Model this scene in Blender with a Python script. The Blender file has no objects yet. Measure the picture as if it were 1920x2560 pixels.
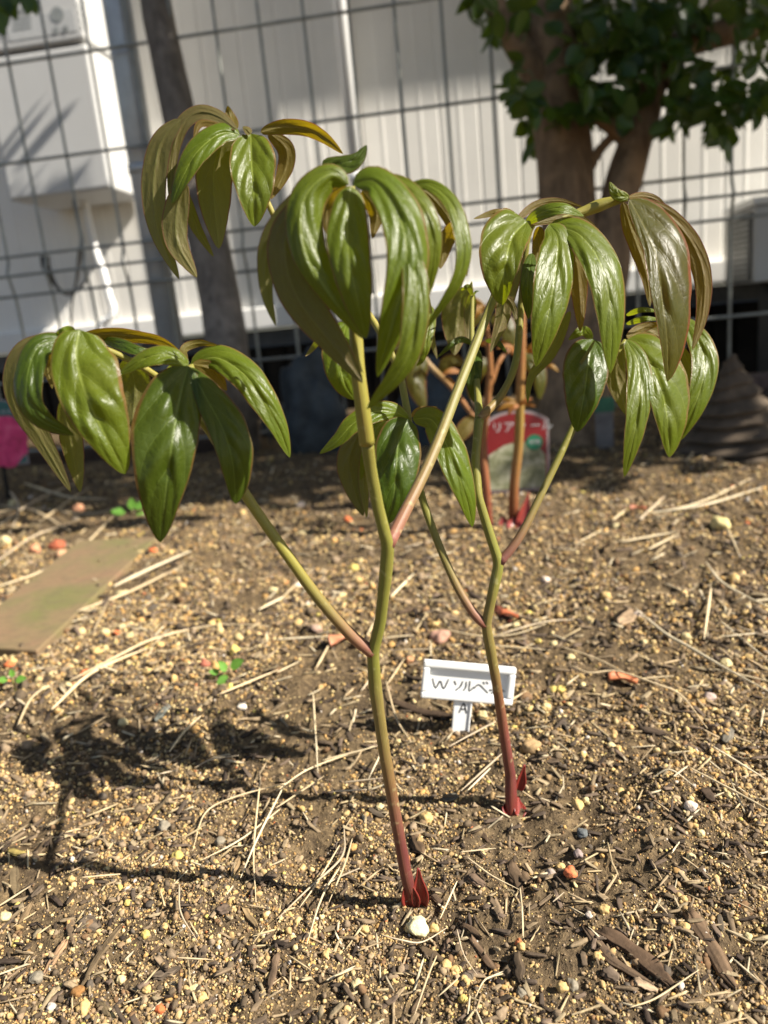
import bpy, math, random
import numpy as np
from mathutils import Vector, Matrix, noise as mnoise

random.seed(7)
rng = np.random.default_rng(11)
R = math.radians
S = bpy.context.scene
COL = S.collection

# ------------------------------------------------------------------ camera
CAM_H = 0.26
FPX = 1923.0                       # focal length in photo pixels (1920 x 2560)
PITCH, ROLL = R(14.1), R(5.6)
Fv = Vector((0, math.cos(PITCH), -math.sin(PITCH)))
_r0 = Vector((1, 0, 0)); _u0 = Vector((0, math.sin(PITCH), math.cos(PITCH)))
Rv = _r0 * math.cos(ROLL) - _u0 * math.sin(ROLL)
Uv = _r0 * math.sin(ROLL) + _u0 * math.cos(ROLL)
CP = Vector((0, 0, CAM_H))
cam = bpy.data.cameras.new('camera'); camo = bpy.data.objects.new('camera', cam); COL.objects.link(camo)
m = Matrix((Rv, Uv, -Fv)).transposed().to_4x4(); m.translation = CP
camo.matrix_world = m
cam.sensor_fit = 'VERTICAL'; cam.sensor_height = 36.0; cam.lens = 36.0 * FPX / 2560.0
cam.clip_start = 0.01; cam.clip_end = 200
cam.dof.use_dof = True; cam.dof.focus_distance = 0.338; cam.dof.aperture_fstop = 9.0
S.camera = camo

# ------------------------------------------------------------------ light
SUN_EL, SUN_AZ = R(40.5), R(21)      # azimuth: from +X towards the camera side
sdir = Vector((math.cos(SUN_EL) * math.cos(SUN_AZ), -math.cos(SUN_EL) * math.sin(SUN_AZ), math.sin(SUN_EL)))
W = bpy.data.worlds.new('World'); S.world = W; W.use_nodes = True
nt = W.node_tree; bg = nt.nodes['Background']
sky = nt.nodes.new('ShaderNodeTexSky'); sky.sky_type = 'NISHITA'; sky.sun_disc = False
sky.sun_elevation = SUN_EL; sky.sun_rotation = math.atan2(sdir.x, sdir.y)
nt.links.new(sky.outputs[0], bg.inputs[0]); bg.inputs[1].default_value = 0.053
sl = bpy.data.lights.new('sun', 'SUN'); slo = bpy.data.objects.new('sun', sl); COL.objects.link(slo)
sl.energy = 5.0; sl.angle = R(0.5); sl.color = (1.0, 0.93, 0.82)
slo.rotation_euler = sdir.to_track_quat('Z', 'Y').to_euler()
S.view_settings.view_transform = 'Standard'; S.view_settings.look = 'None'
S.view_settings.exposure = 1.15; S.view_settings.gamma = 1.0
S.cycles.use_denoising = True
S.cycles.max_bounces = 8; S.cycles.transparent_max_bounces = 8

# ------------------------------------------------------------------ pixel helpers (photo pixels -> points in the place)
def P(x, y, z):
    return CP + z * (Fv + Rv * ((x - 960) / FPX) - Uv * ((y - 1280) / FPX))
def ray(x, y):
    return (Fv + Rv * ((x - 960) / FPX) - Uv * ((y - 1280) / FPX))
def G(x, y, h=0.0):
    d = ray(x, y); return CP + d * ((h - CAM_H) / d.z)
def gz(x, y):                       # axis depth of a ground pixel
    d = ray(x, y); return -CAM_H / d.z
YAW = R(8)
WX = Vector((math.cos(YAW), -math.sin(YAW), 0)); WN = Vector((-math.sin(YAW), -math.cos(YAW), 0))  # along the wall; towards the camera
def WP(x, y, D):                    # pixel -> point on the vertical plane at distance D, parallel to the house wall
    o = Vector((0, D, 0)); d = ray(x, y); t = (o - CP).dot(WN) / d.dot(WN); return CP + d * t
def wall_uv(p, D):
    q = p - Vector((0, D, 0)); return q.dot(WX), p.z
def wpt(s, D, z): return Vector((0, D, 0)) + WX * s + Vector((0, 0, z))

# ------------------------------------------------------------------ mesh helpers
def tag(o, label=None, cat=None, group=None, kind=None):
    if label: o['label'] = label
    if cat: o['category'] = cat
    if group: o['group'] = group
    if kind: o['kind'] = kind
    return o
def empty(name, loc):
    o = bpy.data.objects.new(name, None); o.location = loc; o.empty_display_size = 0.02; COL.objects.link(o); return o
def origin_of(parent):
    v = Vector((0, 0, 0))
    while parent is not None: v = v + parent.location; parent = parent.parent
    return v
def mk(name, verts, faces, mat, parent=None, smooth=True, uvs=None, col=None, matidx=None, loc=None):
    me = bpy.data.meshes.new(name)
    o0 = origin_of(parent) if parent is not None else (Vector(loc) if loc is not None else Vector((0, 0, 0)))
    v = np.asarray([tuple(q) for q in verts] if not isinstance(verts, np.ndarray) else verts, dtype=np.float64) - np.array(o0)
    me.from_pydata(v.tolist(), [], faces if isinstance(faces, list) else faces.tolist())
    for mt in (mat if isinstance(mat, (list, tuple)) else [mat]): me.materials.append(mt)
    if smooth: me.polygons.foreach_set('use_smooth', np.ones(len(me.polygons), dtype=bool))
    if matidx is not None: me.polygons.foreach_set('material_index', np.asarray(matidx, dtype=np.int32))
    if uvs is not None:
        ul = me.uv_layers.new(name='UVMap'); idx = np.zeros(len(me.loops), dtype=np.int32); me.loops.foreach_get('vertex_index', idx)
        ul.data.foreach_set('uv', np.asarray(uvs, dtype=np.float32)[idx].ravel())
    if col is not None:
        at = me.color_attributes.new('col', 'FLOAT_COLOR', 'POINT')
        at.data.foreach_set('color', np.asarray(col, dtype=np.float32).ravel())
    me.update()
    o = bpy.data.objects.new(name, me); COL.objects.link(o)
    if parent is not None: o.parent = parent
    elif loc is not None: o.location = loc
    return o
class MB:
    def __init__(s): s.v = []; s.f = []; s.c = []; s.u = []; s.m = []
    def add(s, v, f, c=None, u=None, mi=0):
        b = len(s.v); s.v += [Vector(q) for q in v]; s.f += [tuple(i + b for i in q) for q in f]
        s.c += ([c] * len(v) if c is None or isinstance(c, tuple) else list(c)); s.u += (u if u is not None else [(0, 0)] * len(v)); s.m += [mi] * len(f)
    def build(s, name, mat, parent=None, smooth=True, loc=None):
        hascol = any(q is not None for q in s.c)
        return mk(name, s.v, s.f, mat, parent, smooth, uvs=s.u, col=[(q or (1, 1, 1, 1)) for q in s.c] if hascol else None, matidx=s.m, loc=loc)
def crom(pts, n):
    pts = [Vector(p) for p in pts]
    if len(pts) == 2: return [pts[0].lerp(pts[1], i / (n - 1)) for i in range(n)]
    q = [pts[0] * 2 - pts[1]] + pts + [pts[-1] * 2 - pts[-2]]
    L = [0]
    for i in range(1, len(pts)): L.append(L[-1] + (pts[i] - pts[i - 1]).length)
    out = []
    for k in range(n):
        t = L[-1] * k / (n - 1); i = 0
        while i < len(pts) - 2 and L[i + 1] < t: i += 1
        u = (t - L[i]) / max(1e-9, L[i + 1] - L[i]); a, b, c, d = q[i], q[i + 1], q[i + 2], q[i + 3]
        out.append(0.5 * (2 * b + (c - a) * u + (2 * a - 5 * b + 4 * c - d) * u * u + (3 * b - a - 3 * c + d) * u ** 3))
    return out
def lerpl(l, t):
    x = t * (len(l) - 1); i = min(len(l) - 2, int(x)); return l[i] + (l[i + 1] - l[i]) * (x - i)
def poly(pts, n, passes=3):
    pts = [Vector(p) for p in pts]; L = [0]
    for i in range(1, len(pts)): L.append(L[-1] + (pts[i] - pts[i - 1]).length)
    out = []; i = 0
    for k in range(n):
        t = L[-1] * k / (n - 1)
        while i < len(pts) - 2 and L[i + 1] < t: i += 1
        out.append(pts[i].lerp(pts[i + 1], (t - L[i]) / max(1e-9, L[i + 1] - L[i])))
    for _ in range(passes): out = [out[0]] + [(out[i - 1] + out[i] * 2 + out[i + 1]) / 4 for i in range(1, n - 1)] + [out[-1]]
    return out
def tube(mb, pts, rad, n=24, k=10, cols=None, rough=0.0, seed=0, cap=True, mi=0, lin=False):
    c = poly(pts, n) if lin else crom(pts, n); rad = rad if isinstance(rad, (list, tuple)) else [rad, rad]
    up = None; v = []; u = []; cc = []
    for i, p in enumerate(c):
        t = (c[min(n - 1, i + 1)] - c[max(0, i - 1)]).normalized()
        if up is None: up = t.orthogonal().normalized()
        up = (up - t * up.dot(t)).normalized(); b = t.cross(up)
        s = i / (n - 1); r = lerpl(rad, s)
        for j in range(k):
            a = 2 * math.pi * j / k
            rr = r
            if rough: rr = r * (1 + rough * mnoise.noise(Vector((math.cos(a) * 1.5 + seed, math.sin(a) * 1.5, i * 0.22))))
            v.append(p + (up * math.cos(a) + b * math.sin(a)) * rr); u.append((j / k, s))
            if cols: q = lerpl([np.array(z) for z in cols], s); cc.append((q[0], q[1], q[2], 1))
    f = [(i * k + j, i * k + (j + 1) % k, (i + 1) * k + (j + 1) % k, (i + 1) * k + j) for i in range(n - 1) for j in range(k)]
    if cap: f += [tuple(range(k))[::-1], tuple(range((n - 1) * k, n * k))]
    mb.add(v, f, cc if cols else None, u, mi)
def box(mb, o, ax, ay, az, mi=0, c=None):            # o = min corner, three edge vectors
    o, ax, ay, az = map(Vector, (o, ax, ay, az))
    v = [o, o + ax, o + ax + ay, o + ay, o + az, o + ax + az, o + ax + ay + az, o + ay + az]
    mb.add(v, [(0, 3, 2, 1), (4, 5, 6, 7), (0, 1, 5, 4), (1, 2, 6, 5), (2, 3, 7, 6), (3, 0, 4, 7)], c, mi=mi)
def bevel(o, w, seg=2):
    md = o.modifiers.new('bevel', 'BEVEL'); md.width = w; md.segments = seg; md.limit_method = 'ANGLE'
    return o

# ------------------------------------------------------------------ materials
def nmat(name):
    m = bpy.data.materials.new(name); m.use_nodes = True; t = m.node_tree
    return m, t, t.nodes['Principled BSDF'], t.nodes['Material Output']
def N(t, ty, **kw):
    n = t.nodes.new(ty)
    for k, v in kw.items():
        if isinstance(k, str) and hasattr(n, k): setattr(n, k, v)
    return n
def ramp(t, src, stops):
    r = t.nodes.new('ShaderNodeValToRGB'); e = r.color_ramp.elements
    while len(e) < len(stops): e.new(0.5)
    for q, (p, c) in zip(e, stops): q.position = p; q.color = (*c, 1)
    t.links.new(src, r.inputs[0]); return r.outputs[0]
def noise(t, vec, scale, detail=4, rough=0.55, dist=0.0):
    n = t.nodes.new('ShaderNodeTexNoise'); n.inputs['Scale'].default_value = scale; n.inputs['Detail'].default_value = detail
    n.inputs['Roughness'].default_value = rough; n.inputs['Distortion'].default_value = dist
    if vec is not None: t.links.new(vec, n.inputs['Vector'])
    return n.outputs[0]
def math_(t, op, a, b=None):
    n = t.nodes.new('ShaderNodeMath'); n.operation = op
    for i, q in enumerate((a, b)):
        if q is None: continue
        if isinstance(q, (int, float)): n.inputs[i].default_value = q
        else: t.links.new(q, n.inputs[i])
    return n.outputs[0]
def mixc(t, fac, a, b, bt='MIX'):
    n = t.nodes.new('ShaderNodeMix'); n.data_type = 'RGBA'; n.blend_type = bt
    for s, q in ((n.inputs[0], fac), (n.inputs[6], a), (n.inputs[7], b)):
        if isinstance(q, (int, float)): s.default_value = q
        elif isinstance(q, tuple): s.default_value = (*q, 1)
        else: t.links.new(q, s)
    return n.outputs[2]
def bump(t, h, strength, dist, bsdf):
    b = t.nodes.new('ShaderNodeBump'); b.inputs['Strength'].default_value = strength; b.inputs['Distance'].default_value = dist
    t.links.new(h, b.inputs['Height']); t.links.new(b.outputs[0], bsdf.inputs['Normal']); return b
def objco(t): return N(t, 'ShaderNodeTexCoord').outputs['Object']
def simple(name, c, rough=0.5, spec=0.5, metal=0.0, var=0.0, scale=30, bmp=0.0, bdist=0.002):
    m, t, b, o = nmat(name); b.inputs['Roughness'].default_value = rough; b.inputs['Specular IOR Level'].default_value = spec
    b.inputs['Metallic'].default_value = metal; b.inputs['Base Color'].default_value = (*c, 1)
    if var:
        n = noise(t, objco(t), scale)
        t.links.new(ramp(t, n, [(0.3, tuple(q * (1 - var) for q in c)), (0.7, tuple(min(1, q * (1 + var)) for q in c))]), b.inputs['Base Color'])
        if bmp: bump(t, n, bmp, bdist, b)
    return m
def colmat(name, rough=0.8, spec=0.3, bscale=900, bmp=0.4, bdist=0.0006, var=0.25, vscale=500):
    m, t, b, o = nmat(name); at = N(t, 'ShaderNodeAttribute'); at.attribute_name = 'col'
    n = noise(t, objco(t), vscale, 3)
    t.links.new(mixc(t, 1.0, at.outputs['Color'], ramp(t, n, [(0.25, (1 - var,) * 3), (0.75, (1 + var,) * 3)]), 'MULTIPLY'), b.inputs['Base Color'])
    b.inputs['Roughness'].default_value = rough; b.inputs['Specular IOR Level'].default_value = spec
    if bmp: bump(t, noise(t, objco(t), bscale, 2), bmp, bdist, b)
    return m

def leaf_material(name, top1, top2, vein, under1, under2, trans_c, edge, trans=0.35, rough=0.3, nv=3.3, spec=0.36):
    m, t, b, o = nmat(name)
    uv = N(t, 'ShaderNodeUVMap'); sep = N(t, 'ShaderNodeSeparateXYZ'); t.links.new(uv.outputs[0], sep.inputs[0])

    # u in 0..1 from midrib to margin
    n0 = t.nodes.new('ShaderNodeMath'); n0.operation = 'MULTIPLY_ADD'; t.links.new(sep.outputs[0], n0.inputs[0]); n0.inputs[1].default_value = 2; n0.inputs[2].default_value = -1
    u = math_(t, 'ABSOLUTE', n0.outputs[0]); v = sep.outputs[1]
    wob = noise(t, uv.outputs[0], 6, 2)
    ph = math_(t, 'ADD', math_(t, 'MULTIPLY', math_(t, 'SUBTRACT', v, math_(t, 'MULTIPLY', math_(t, 'POWER', u, 1.3), 0.46)), nv), math_(t, 'MULTIPLY', wob, 0.14))
    fr = math_(t, 'ABSOLUTE', math_(t, 'SUBTRACT', math_(t, 'FRACT', ph), 0.5))           # 0.5 on a vein
    side = ramp(t, fr, [(0.478, (0, 0, 0)), (0.5, (1, 1, 1))])
    mid = ramp(t, u, [(0.0, (1, 1, 1)), (0.055, (0, 0, 0))])
    vo = t.nodes.new('ShaderNodeTexVoronoi'); vo.feature = 'DISTANCE_TO_EDGE'; vo.inputs['Scale'].default_value = 1.0
    mp = N(t, 'ShaderNodeMapping'); mp.inputs['Scale'].default_value = (9, 17, 1); t.links.new(uv.outputs[0], mp.inputs[0]); t.links.new(mp.outputs[0], vo.inputs['Vector'])
    net = ramp(t, vo.outputs[0], [(0.0, (1, 1, 1)), (0.09, (0, 0, 0))])
    veins = math_(t, 'MAXIMUM', math_(t, 'MULTIPLY', side, 0.7), mid)
    oi = N(t, 'ShaderNodeObjectInfo')
    big = noise(t, objco(t), 45, 3)
    facr = math_(t, 'ADD', math_(t, 'MULTIPLY', oi.outputs['Random'], 0.45), math_(t, 'MULTIPLY', big, 0.75))
    topc = mixc(t, math_(t, 'SUBTRACT', facr, 0.1), top1, top2)
    topc = mixc(t, math_(t, 'MULTIPLY', veins, 0.75), topc, vein)
    topc = mixc(t, math_(t, 'MULTIPLY', net, 0.07), topc, vein)
    em = ramp(t, math_(t, 'ADD', u, math_(t, 'MULTIPLY', big, 0.1)), [(0.95, (0, 0, 0)), (1.05, (1, 1, 1))])
    topc = mixc(t, math_(t, 'MULTIPLY', math_(t, 'MULTIPLY', em, big), 0.8), topc, edge)
    unc = mixc(t, facr, under1, under2)
    unc = mixc(t, math_(t, 'MULTIPLY', math_(t, 'MAXIMUM', veins, math_(t, 'MULTIPLY', net, 0.35)), 0.5), unc, tuple(min(1, q * 1.7 + 0.02) for q in under1))
    unc = mixc(t, math_(t, 'MULTIPLY', em, 0.5), unc, edge)
    geo = N(t, 'ShaderNodeNewGeometry')
    base = mixc(t, geo.outputs['Backfacing'], topc, unc)
    t.links.new(base, b.inputs['Base Color'])
    rr = ramp(t, geo.outputs['Backfacing'], [(0.0, (rough,) * 3), (1.0, (0.55,) * 3)]); t.links.new(rr, b.inputs['Roughness'])
    b.inputs['Specular IOR Level'].default_value = spec
    cell = ramp(t, vo.outputs[0], [(0.0, (0, 0, 0)), (0.16, (0.7, 0.7, 0.7)), (0.4, (1, 1, 1))])
    hh = math_(t, 'ADD', math_(t, 'MULTIPLY', noise(t, objco(t), 420, 3), 0.35), math_(t, 'MULTIPLY', cell, 0.20))
    hh = math_(t, 'ADD', hh, math_(t, 'MULTIPLY', side, -0.25))
    bp = bump(t, hh, 0.42, 0.0008, b)
    tr = N(t, 'ShaderNodeBsdfTranslucent'); t.links.new(bp.outputs[0], tr.inputs['Normal'])
    tc = mixc(t, math_(t, 'MULTIPLY', veins, 0.5), trans_c, tuple(min(1, q * 1.5) for q in trans_c)); tc = mixc(t, em, tc, edge)
    t.links.new(tc, tr.inputs['Color'])
    mx = N(t, 'ShaderNodeMixShader'); mx.inputs[0].default_value = trans
    t.links.new(b.outputs[0], mx.inputs[1]); t.links.new(tr.outputs[0], mx.inputs[2]); t.links.new(mx.outputs[0], o.inputs['Surface'])
    return m
M = {}
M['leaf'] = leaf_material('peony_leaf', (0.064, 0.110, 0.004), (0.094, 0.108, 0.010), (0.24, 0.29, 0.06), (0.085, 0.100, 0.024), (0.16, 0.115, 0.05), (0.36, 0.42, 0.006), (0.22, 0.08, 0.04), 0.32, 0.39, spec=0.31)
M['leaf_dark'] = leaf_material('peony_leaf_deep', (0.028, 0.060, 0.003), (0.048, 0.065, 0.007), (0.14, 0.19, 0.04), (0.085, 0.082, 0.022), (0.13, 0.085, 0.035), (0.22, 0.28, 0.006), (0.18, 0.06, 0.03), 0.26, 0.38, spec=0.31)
M['leaf_bronze'] = leaf_material('peony_leaf_bronze', (0.036, 0.055, 0.005), (0.054, 0.044, 0.010), (0.17, 0.16, 0.05), (0.095, 0.095, 0.018), (0.115, 0.075, 0.018), (0.46, 0.32, 0.006), (0.28, 0.06, 0.03), 0.36, 0.38, spec=0.26)
M['camellia'] = leaf_material('camellia_leaf', (0.012, 0.045, 0.009), (0.045, 0.085, 0.015), (0.05, 0.11, 0.03), (0.05, 0.10, 0.03), (0.07, 0.11, 0.03), (0.22, 0.32, 0.01), (0.03, 0.08, 0.02), 0.24, 0.28, 5)
M['shoot'] = leaf_material('shoot_leaf', (0.30, 0.12, 0.02), (0.22, 0.16, 0.02), (0.3, 0.2, 0.05), (0.3, 0.1, 0.03), (0.3, 0.14, 0.03), (0.6, 0.25, 0.02), (0.4, 0.08, 0.03), 0.4, 0.4)
M['weed'] = leaf_material('seedling_leaf', (0.12, 0.30, 0.04), (0.15, 0.33, 0.05), (0.2, 0.4, 0.1), (0.15, 0.3, 0.08), (0.2, 0.3, 0.08), (0.3, 0.5, 0.03), (0.15, 0.3, 0.05), 0.3, 0.5)

def stem_mat():
    m, t, b, o = nmat('peony_stem'); at = N(t, 'ShaderNodeAttribute'); at.attribute_name = 'col'
    uv = N(t, 'ShaderNodeUVMap'); mp = N(t, 'ShaderNodeMapping'); mp.inputs['Scale'].default_value = (14, 1.2, 1); t.links.new(uv.outputs[0], mp.inputs[0])
    st = noise(t, mp.outputs[0], 1.0, 3); sp = noise(t, objco(t), 260, 2)
    c = mixc(t, ramp(t, st, [(0.45, (0, 0, 0)), (0.7, (0.3, 0.3, 0.3))]), at.outputs['Color'], (0.26, 0.12, 0.05))
    c = mixc(t, ramp(t, sp, [(0.62, (0, 0, 0)), (0.75, (0.35, 0.35, 0.35))]), c, (0.45, 0.42, 0.2))
    t.links.new(c, b.inputs['Base Color']); b.inputs['Roughness'].default_value = 0.5; b.inputs['Specular IOR Level'].default_value = 0.35
    b.inputs['Subsurface Weight'].default_value = 0.15; b.inputs['Subsurface Radius'].default_value = (0.004, 0.003, 0.001); b.inputs['Subsurface Scale'].default_value = 0.5
    bump(t, math_(t, 'ADD', st, math_(t, 'MULTIPLY', sp, 0.3)), 0.35, 0.0008, b); return m
M['stem'] = stem_mat()
M['grain'] = colmat('soil_grains', 0.85, 0.25, 1200, 0.5, 0.0005, 0.3, 700)
M['chip'] = colmat('bark_chip', 0.85, 0.25, 300, 0.6, 0.001, 0.4, 160)
M['straw'] = colmat('dry_straw', 0.55, 0.4, 600, 0.2, 0.0004, 0.2, 120)
M['plastic_white'] = simple('label_white_plastic', (0.80, 0.81, 0.80), 0.32, 0.5, var=0.03, scale=60)
M['ink'] = simple('marker_ink', (0.045, 0.045, 0.05), 0.6, var=0.2, scale=400)
M['soil'] = None

def soil_mat():
    m, t, b, o = nmat('garden_soil'); co = objco(t)
    n1 = noise(t, co, 4, 4); n2 = noise(t, co, 220, 5, 0.65); n3 = noise(t, co, 60, 4, 0.6)
    c = ramp(t, n2, [(0.30, (0.040, 0.027, 0.016)), (0.5, (0.125, 0.087, 0.047)), (0.62, (0.22, 0.155, 0.082)), (0.75, (0.32, 0.23, 0.12))])
    c = mixc(t, ramp(t, n3, [(0.35, (0.55, 0.55, 0.55)), (0.6, (0, 0, 0))]), c, (0.06, 0.042, 0.028))
    c = mixc(t, ramp(t, n1, [(0.4, (0, 0, 0)), (0.7, (0.35, 0.35, 0.35))]), c, (0.16, 0.12, 0.07))
    t.links.new(c, b.inputs['Base Color']); b.inputs['Roughness'].default_value = 0.95; b.inputs['Specular IOR Level'].default_value = 0.15
    bump(t, math_(t, 'ADD', n2, math_(t, 'MULTIPLY', n3, 0.8)), 0.9, 0.004, b); return m
M['soil'] = soil_mat()
def bark_mat(name, a, bb, sc=1.0):
    m, t, b, o = nmat(name); mp = N(t, 'ShaderNodeMapping'); mp.inputs['Scale'].default_value = (60 * sc, 60 * sc, 14 * sc); t.links.new(objco(t), mp.inputs[0])
    n = noise(t, mp.outputs[0], 1, 5, 0.65); n2 = noise(t, objco(t), 18, 3)
    c = ramp(t, n, [(0.3, a), (0.7, bb)]); c = mixc(t, ramp(t, n2, [(0.5, (0, 0, 0)), (0.65, (0.5, 0.5, 0.5))]), c, tuple(q * 1.5 for q in bb))
    t.links.new(c, b.inputs['Base Color']); b.inputs['Roughness'].default_value = 0.9; bump(t, n, 0.7, 0.006, b); return m
M['bark_l'] = bark_mat('grey_bark', (0.09, 0.075, 0.06), (0.21, 0.18, 0.15))
M['bark_r'] = bark_mat('brown_bark', (0.12, 0.075, 0.042), (0.28, 0.18, 0.10))
M['siding'] = simple('house_siding', (0.84, 0.815, 0.76), 0.6, 0.4, var=0.06, scale=5, bmp=0.15)
M['trim'] = simple('white_trim', (0.82, 0.81, 0.78), 0.45, var=0.04, scale=8)
M['pipe'] = simple('white_pipe', (0.92, 0.92, 0.91), 0.3, var=0.02, scale=10)
M['foundation'] = simple('dark_foundation', (0.018, 0.015, 0.012), 0.8, 0.2, var=0.4, scale=14)
M['board_dark'] = simple('dark_board', (0.022, 0.016, 0.012), 0.75, 0.2, var=0.45, scale=20)
M['ledge'] = simple('dark_ledge', (0.07, 0.07, 0.068), 0.7, var=0.3, scale=16)
M['wire'] = simple('fence_wire', (0.25, 0.26, 0.235), 0.3, 0.7, metal=0.15, var=0.25, scale=30)
M['galv'] = simple('galvanised_post', (0.46, 0.49, 0.51), 0.32, 0.6, metal=0.2, var=0.15, scale=18)
M['heater'] = simple('heater_casing', (0.56, 0.56, 0.55), 0.5, var=0.03, scale=6)
M['sticker'] = simple('sticker_grey', (0.50, 0.51, 0.51), 0.5, var=0.08, scale=12)
M['sticker_ink'] = simple('sticker_print', (0.25, 0.27, 0.27), 0.6, var=0.3, scale=50)
M['cable'] = simple('dark_cable', (0.03, 0.028, 0.025), 0.5, var=0.2, scale=40)
M['rock'] = simple('dark_rock', (0.05, 0.058, 0.062), 0.85, 0.3, var=0.45, scale=24, bmp=0.6, bdist=0.006)
M['cone'] = simple('layered_stone', (0.10, 0.075, 0.052), 0.9, 0.3, var=0.4, scale=30, bmp=0.7, bdist=0.004)
def tile_mat():
    m, t, b, o = nmat('mossy_tile'); co = objco(t); n = noise(t, co, 9, 5, 0.6); n2 = noise(t, co, 90, 4)
    c = ramp(t, n, [(0.36, (0.21, 0.125, 0.07)), (0.5, (0.19, 0.135, 0.065)), (0.62, (0.145, 0.135, 0.045))])
    c = mixc(t, ramp(t, n2, [(0.45, (0, 0, 0)), (0.7, (0.45, 0.45, 0.45))]), c, (0.12, 0.09, 0.05))
    t.links.new(c, b.inputs['Base Color']); b.inputs['Roughness'].default_value = 0.85; bump(t, n2, 0.5, 0.002, b); return m
M['tile'] = tile_mat()
M['tag_red'] = simple('tag_red', (0.16, 0.008, 0.009), 0.35, var=0.08, scale=30)
M['tag_teal'] = simple('tag_teal', (0.02, 0.10, 0.09), 0.35, var=0.15, scale=30)
M['tag_white'] = simple('tag_lettering', (0.40, 0.40, 0.40), 0.4, var=0.03, scale=30)
M['tag_edge'] = simple('tag_clear_edge', (0.26, 0.20, 0.20), 0.25, 0.6, var=0.1, scale=30)
def photo_mat(name, stops, sc):
    m, t, b, o = nmat(name); n = noise(t, objco(t), sc, 5, 0.6, 0.6); t.links.new(ramp(t, n, stops), b.inputs['Base Color']); b.inputs['Roughness'].default_value = 0.35; return m
M['tag_flower'] = photo_mat('printed_white_flowers', [(0.35, (0.10, 0.11, 0.05)), (0.5, (0.22, 0.22, 0.13)), (0.68, (0.38, 0.37, 0.28))], 70)
M['tag_pink'] = photo_mat('printed_pink_flower', [(0.35, (0.45, 0.01, 0.08)), (0.5, (0.65, 0.02, 0.14)), (0.68, (0.75, 0.10, 0.22))], 40)
M['tag_green'] = simple('tag_green', (0.01, 0.12, 0.06), 0.35, var=0.2, scale=30)

# ------------------------------------------------------------------ value noise for the soil surface
def vnoise(x, y, s):
    x = x * s; y = y * s; xi = np.floor(x).astype(np.int64); yi = np.floor(y).astype(np.int64); fx = x - xi; fy = y - yi
    fx = fx * fx * (3 - 2 * fx); fy = fy * fy * (3 - 2 * fy)
    def h(a, b):
        n = (a * 374761393 + b * 668265263) & 0xFFFFFFFF; n = ((n ^ (n >> 13)) * 1274126177) & 0xFFFFFFFF; return ((n ^ (n >> 16)) & 0xFFFF) / 65535.0
    return (h(xi, yi) * (1 - fx) + h(xi + 1, yi) * fx) * (1 - fy) + (h(xi, yi + 1) * (1 - fx) + h(xi + 1, yi + 1) * fx) * fy - 0.5
def H(x, y):
    x = np.asarray(x, dtype=float); y = np.asarray(y, dtype=float)
    return 0.010 * vnoise(x, y, 7) + 0.006 * vnoise(x + 3, y, 22) + 0.0055 * vnoise(x, y + 5, 70) + 0.0036 * vnoise(x, y, 190)
def axis(a, b, step, far, g=1.13):
    l = list(np.arange(a, b, step)); d = step; q = b
    while q < far[1]: l.append(q); d *= g; q += d
    d = step; q = a - step
    lo = []
    while q > far[0]: lo.append(q); d *= g; q -= d
    return np.array(lo[::-1] + l)
xs = axis(-0.45, 0.45, 0.0027, (-14, 14)); ys = axis(0.18, 0.85, 0.0027, (-14, 14))
gx, gy = np.meshgrid(xs, ys); gzv = H(gx, gy)
nx, ny = len(xs), len(ys); ii = np.arange((ny - 1) * nx).reshape(ny - 1, nx)[:, :-1].ravel()
ground = mk('soil_ground', np.stack([gx.ravel(), gy.ravel(), gzv.ravel()], 1), np.stack([ii, ii + 1, ii + nx + 1, ii + nx], 1), M['soil'])
tag(ground, 'brown garden soil of the planting bed', 'soil', kind='structure')

# ------------------------------------------------------------------ house
DW = 2.3
TR0, TR1 = 0.262, 0.325
house = empty('house', wpt(0, DW, 0)); tag(house, 'house with cream vertical siding and white base trim behind the wire fence', 'house')
mb = MB(); prof = []; s = -5.0
while s < 5.0:
    prof += [(s, 0), (s + 0.003, -0.002), (s + 0.006, -0.002), (s + 0.009, 0.0), (s + 0.052, 0), (s + 0.055, 0.0008), (s + 0.061, 0.0008), (s + 0.064, 0)]; s += 0.105
v = []; f = []
for (a, d) in prof:
    for z in (TR1, 2.715): v.append(wpt(a, DW, z) + WN * d)
for i in range(len(prof) - 1): f.append((2 * i, 2 * i + 2, 2 * i + 3, 2 * i + 1))
mb.add(v, f); box(mb, wpt(-5, DW, TR1) - WN * 0.14, WX * 10, Vector((0, 0, 2.37)), WN * 0.12)
mb.build('siding', M['siding'], house, smooth=False)
mb = MB(); box(mb, wpt(-5, DW, TR0) - WN * 0.1, WX * 10, WN * 0.125, Vector((0, 0, TR1 - TR0)))
bevel(mb.build('base_trim', M['trim'], house, smooth=False), 0.006, 3)
mb = MB(); box(mb, wpt(-5, DW, TR0 - 0.05) - WN * 0.1, WX * 10, WN * 0.10, Vector((0, 0, 0.047)))
mb.build('ledge', M['ledge'], house, smooth=False)
mb = MB(); box(mb, wpt(-5, DW, -0.05) - WN * 0.2, WX * 10, WN * 0.14, Vector((0, 0, TR0 - 0.004)))
s = -5
while s < 5:
    box(mb, wpt(s, DW, -0.05) - WN * 0.058, WX * 0.05, WN * 0.012, Vector((0, 0, TR0 - 0.006))); s += 0.065
mb.build('foundation', M['foundation'], house, smooth=False)
mb = MB(); box(mb, wpt(-6, DW, 2.72) - WN * 0.13, WX * 15, WN * 0.63, Vector((0, 0, 0.10))); mb.build('eave', M['trim'], house, smooth=False)
pa, pb = WP(862, 60, DW - 0.03), WP(886, 330, DW - 0.03); ps = (wall_uv(pa, DW)[0] + wall_uv(pb, DW)[0]) / 2
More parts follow.
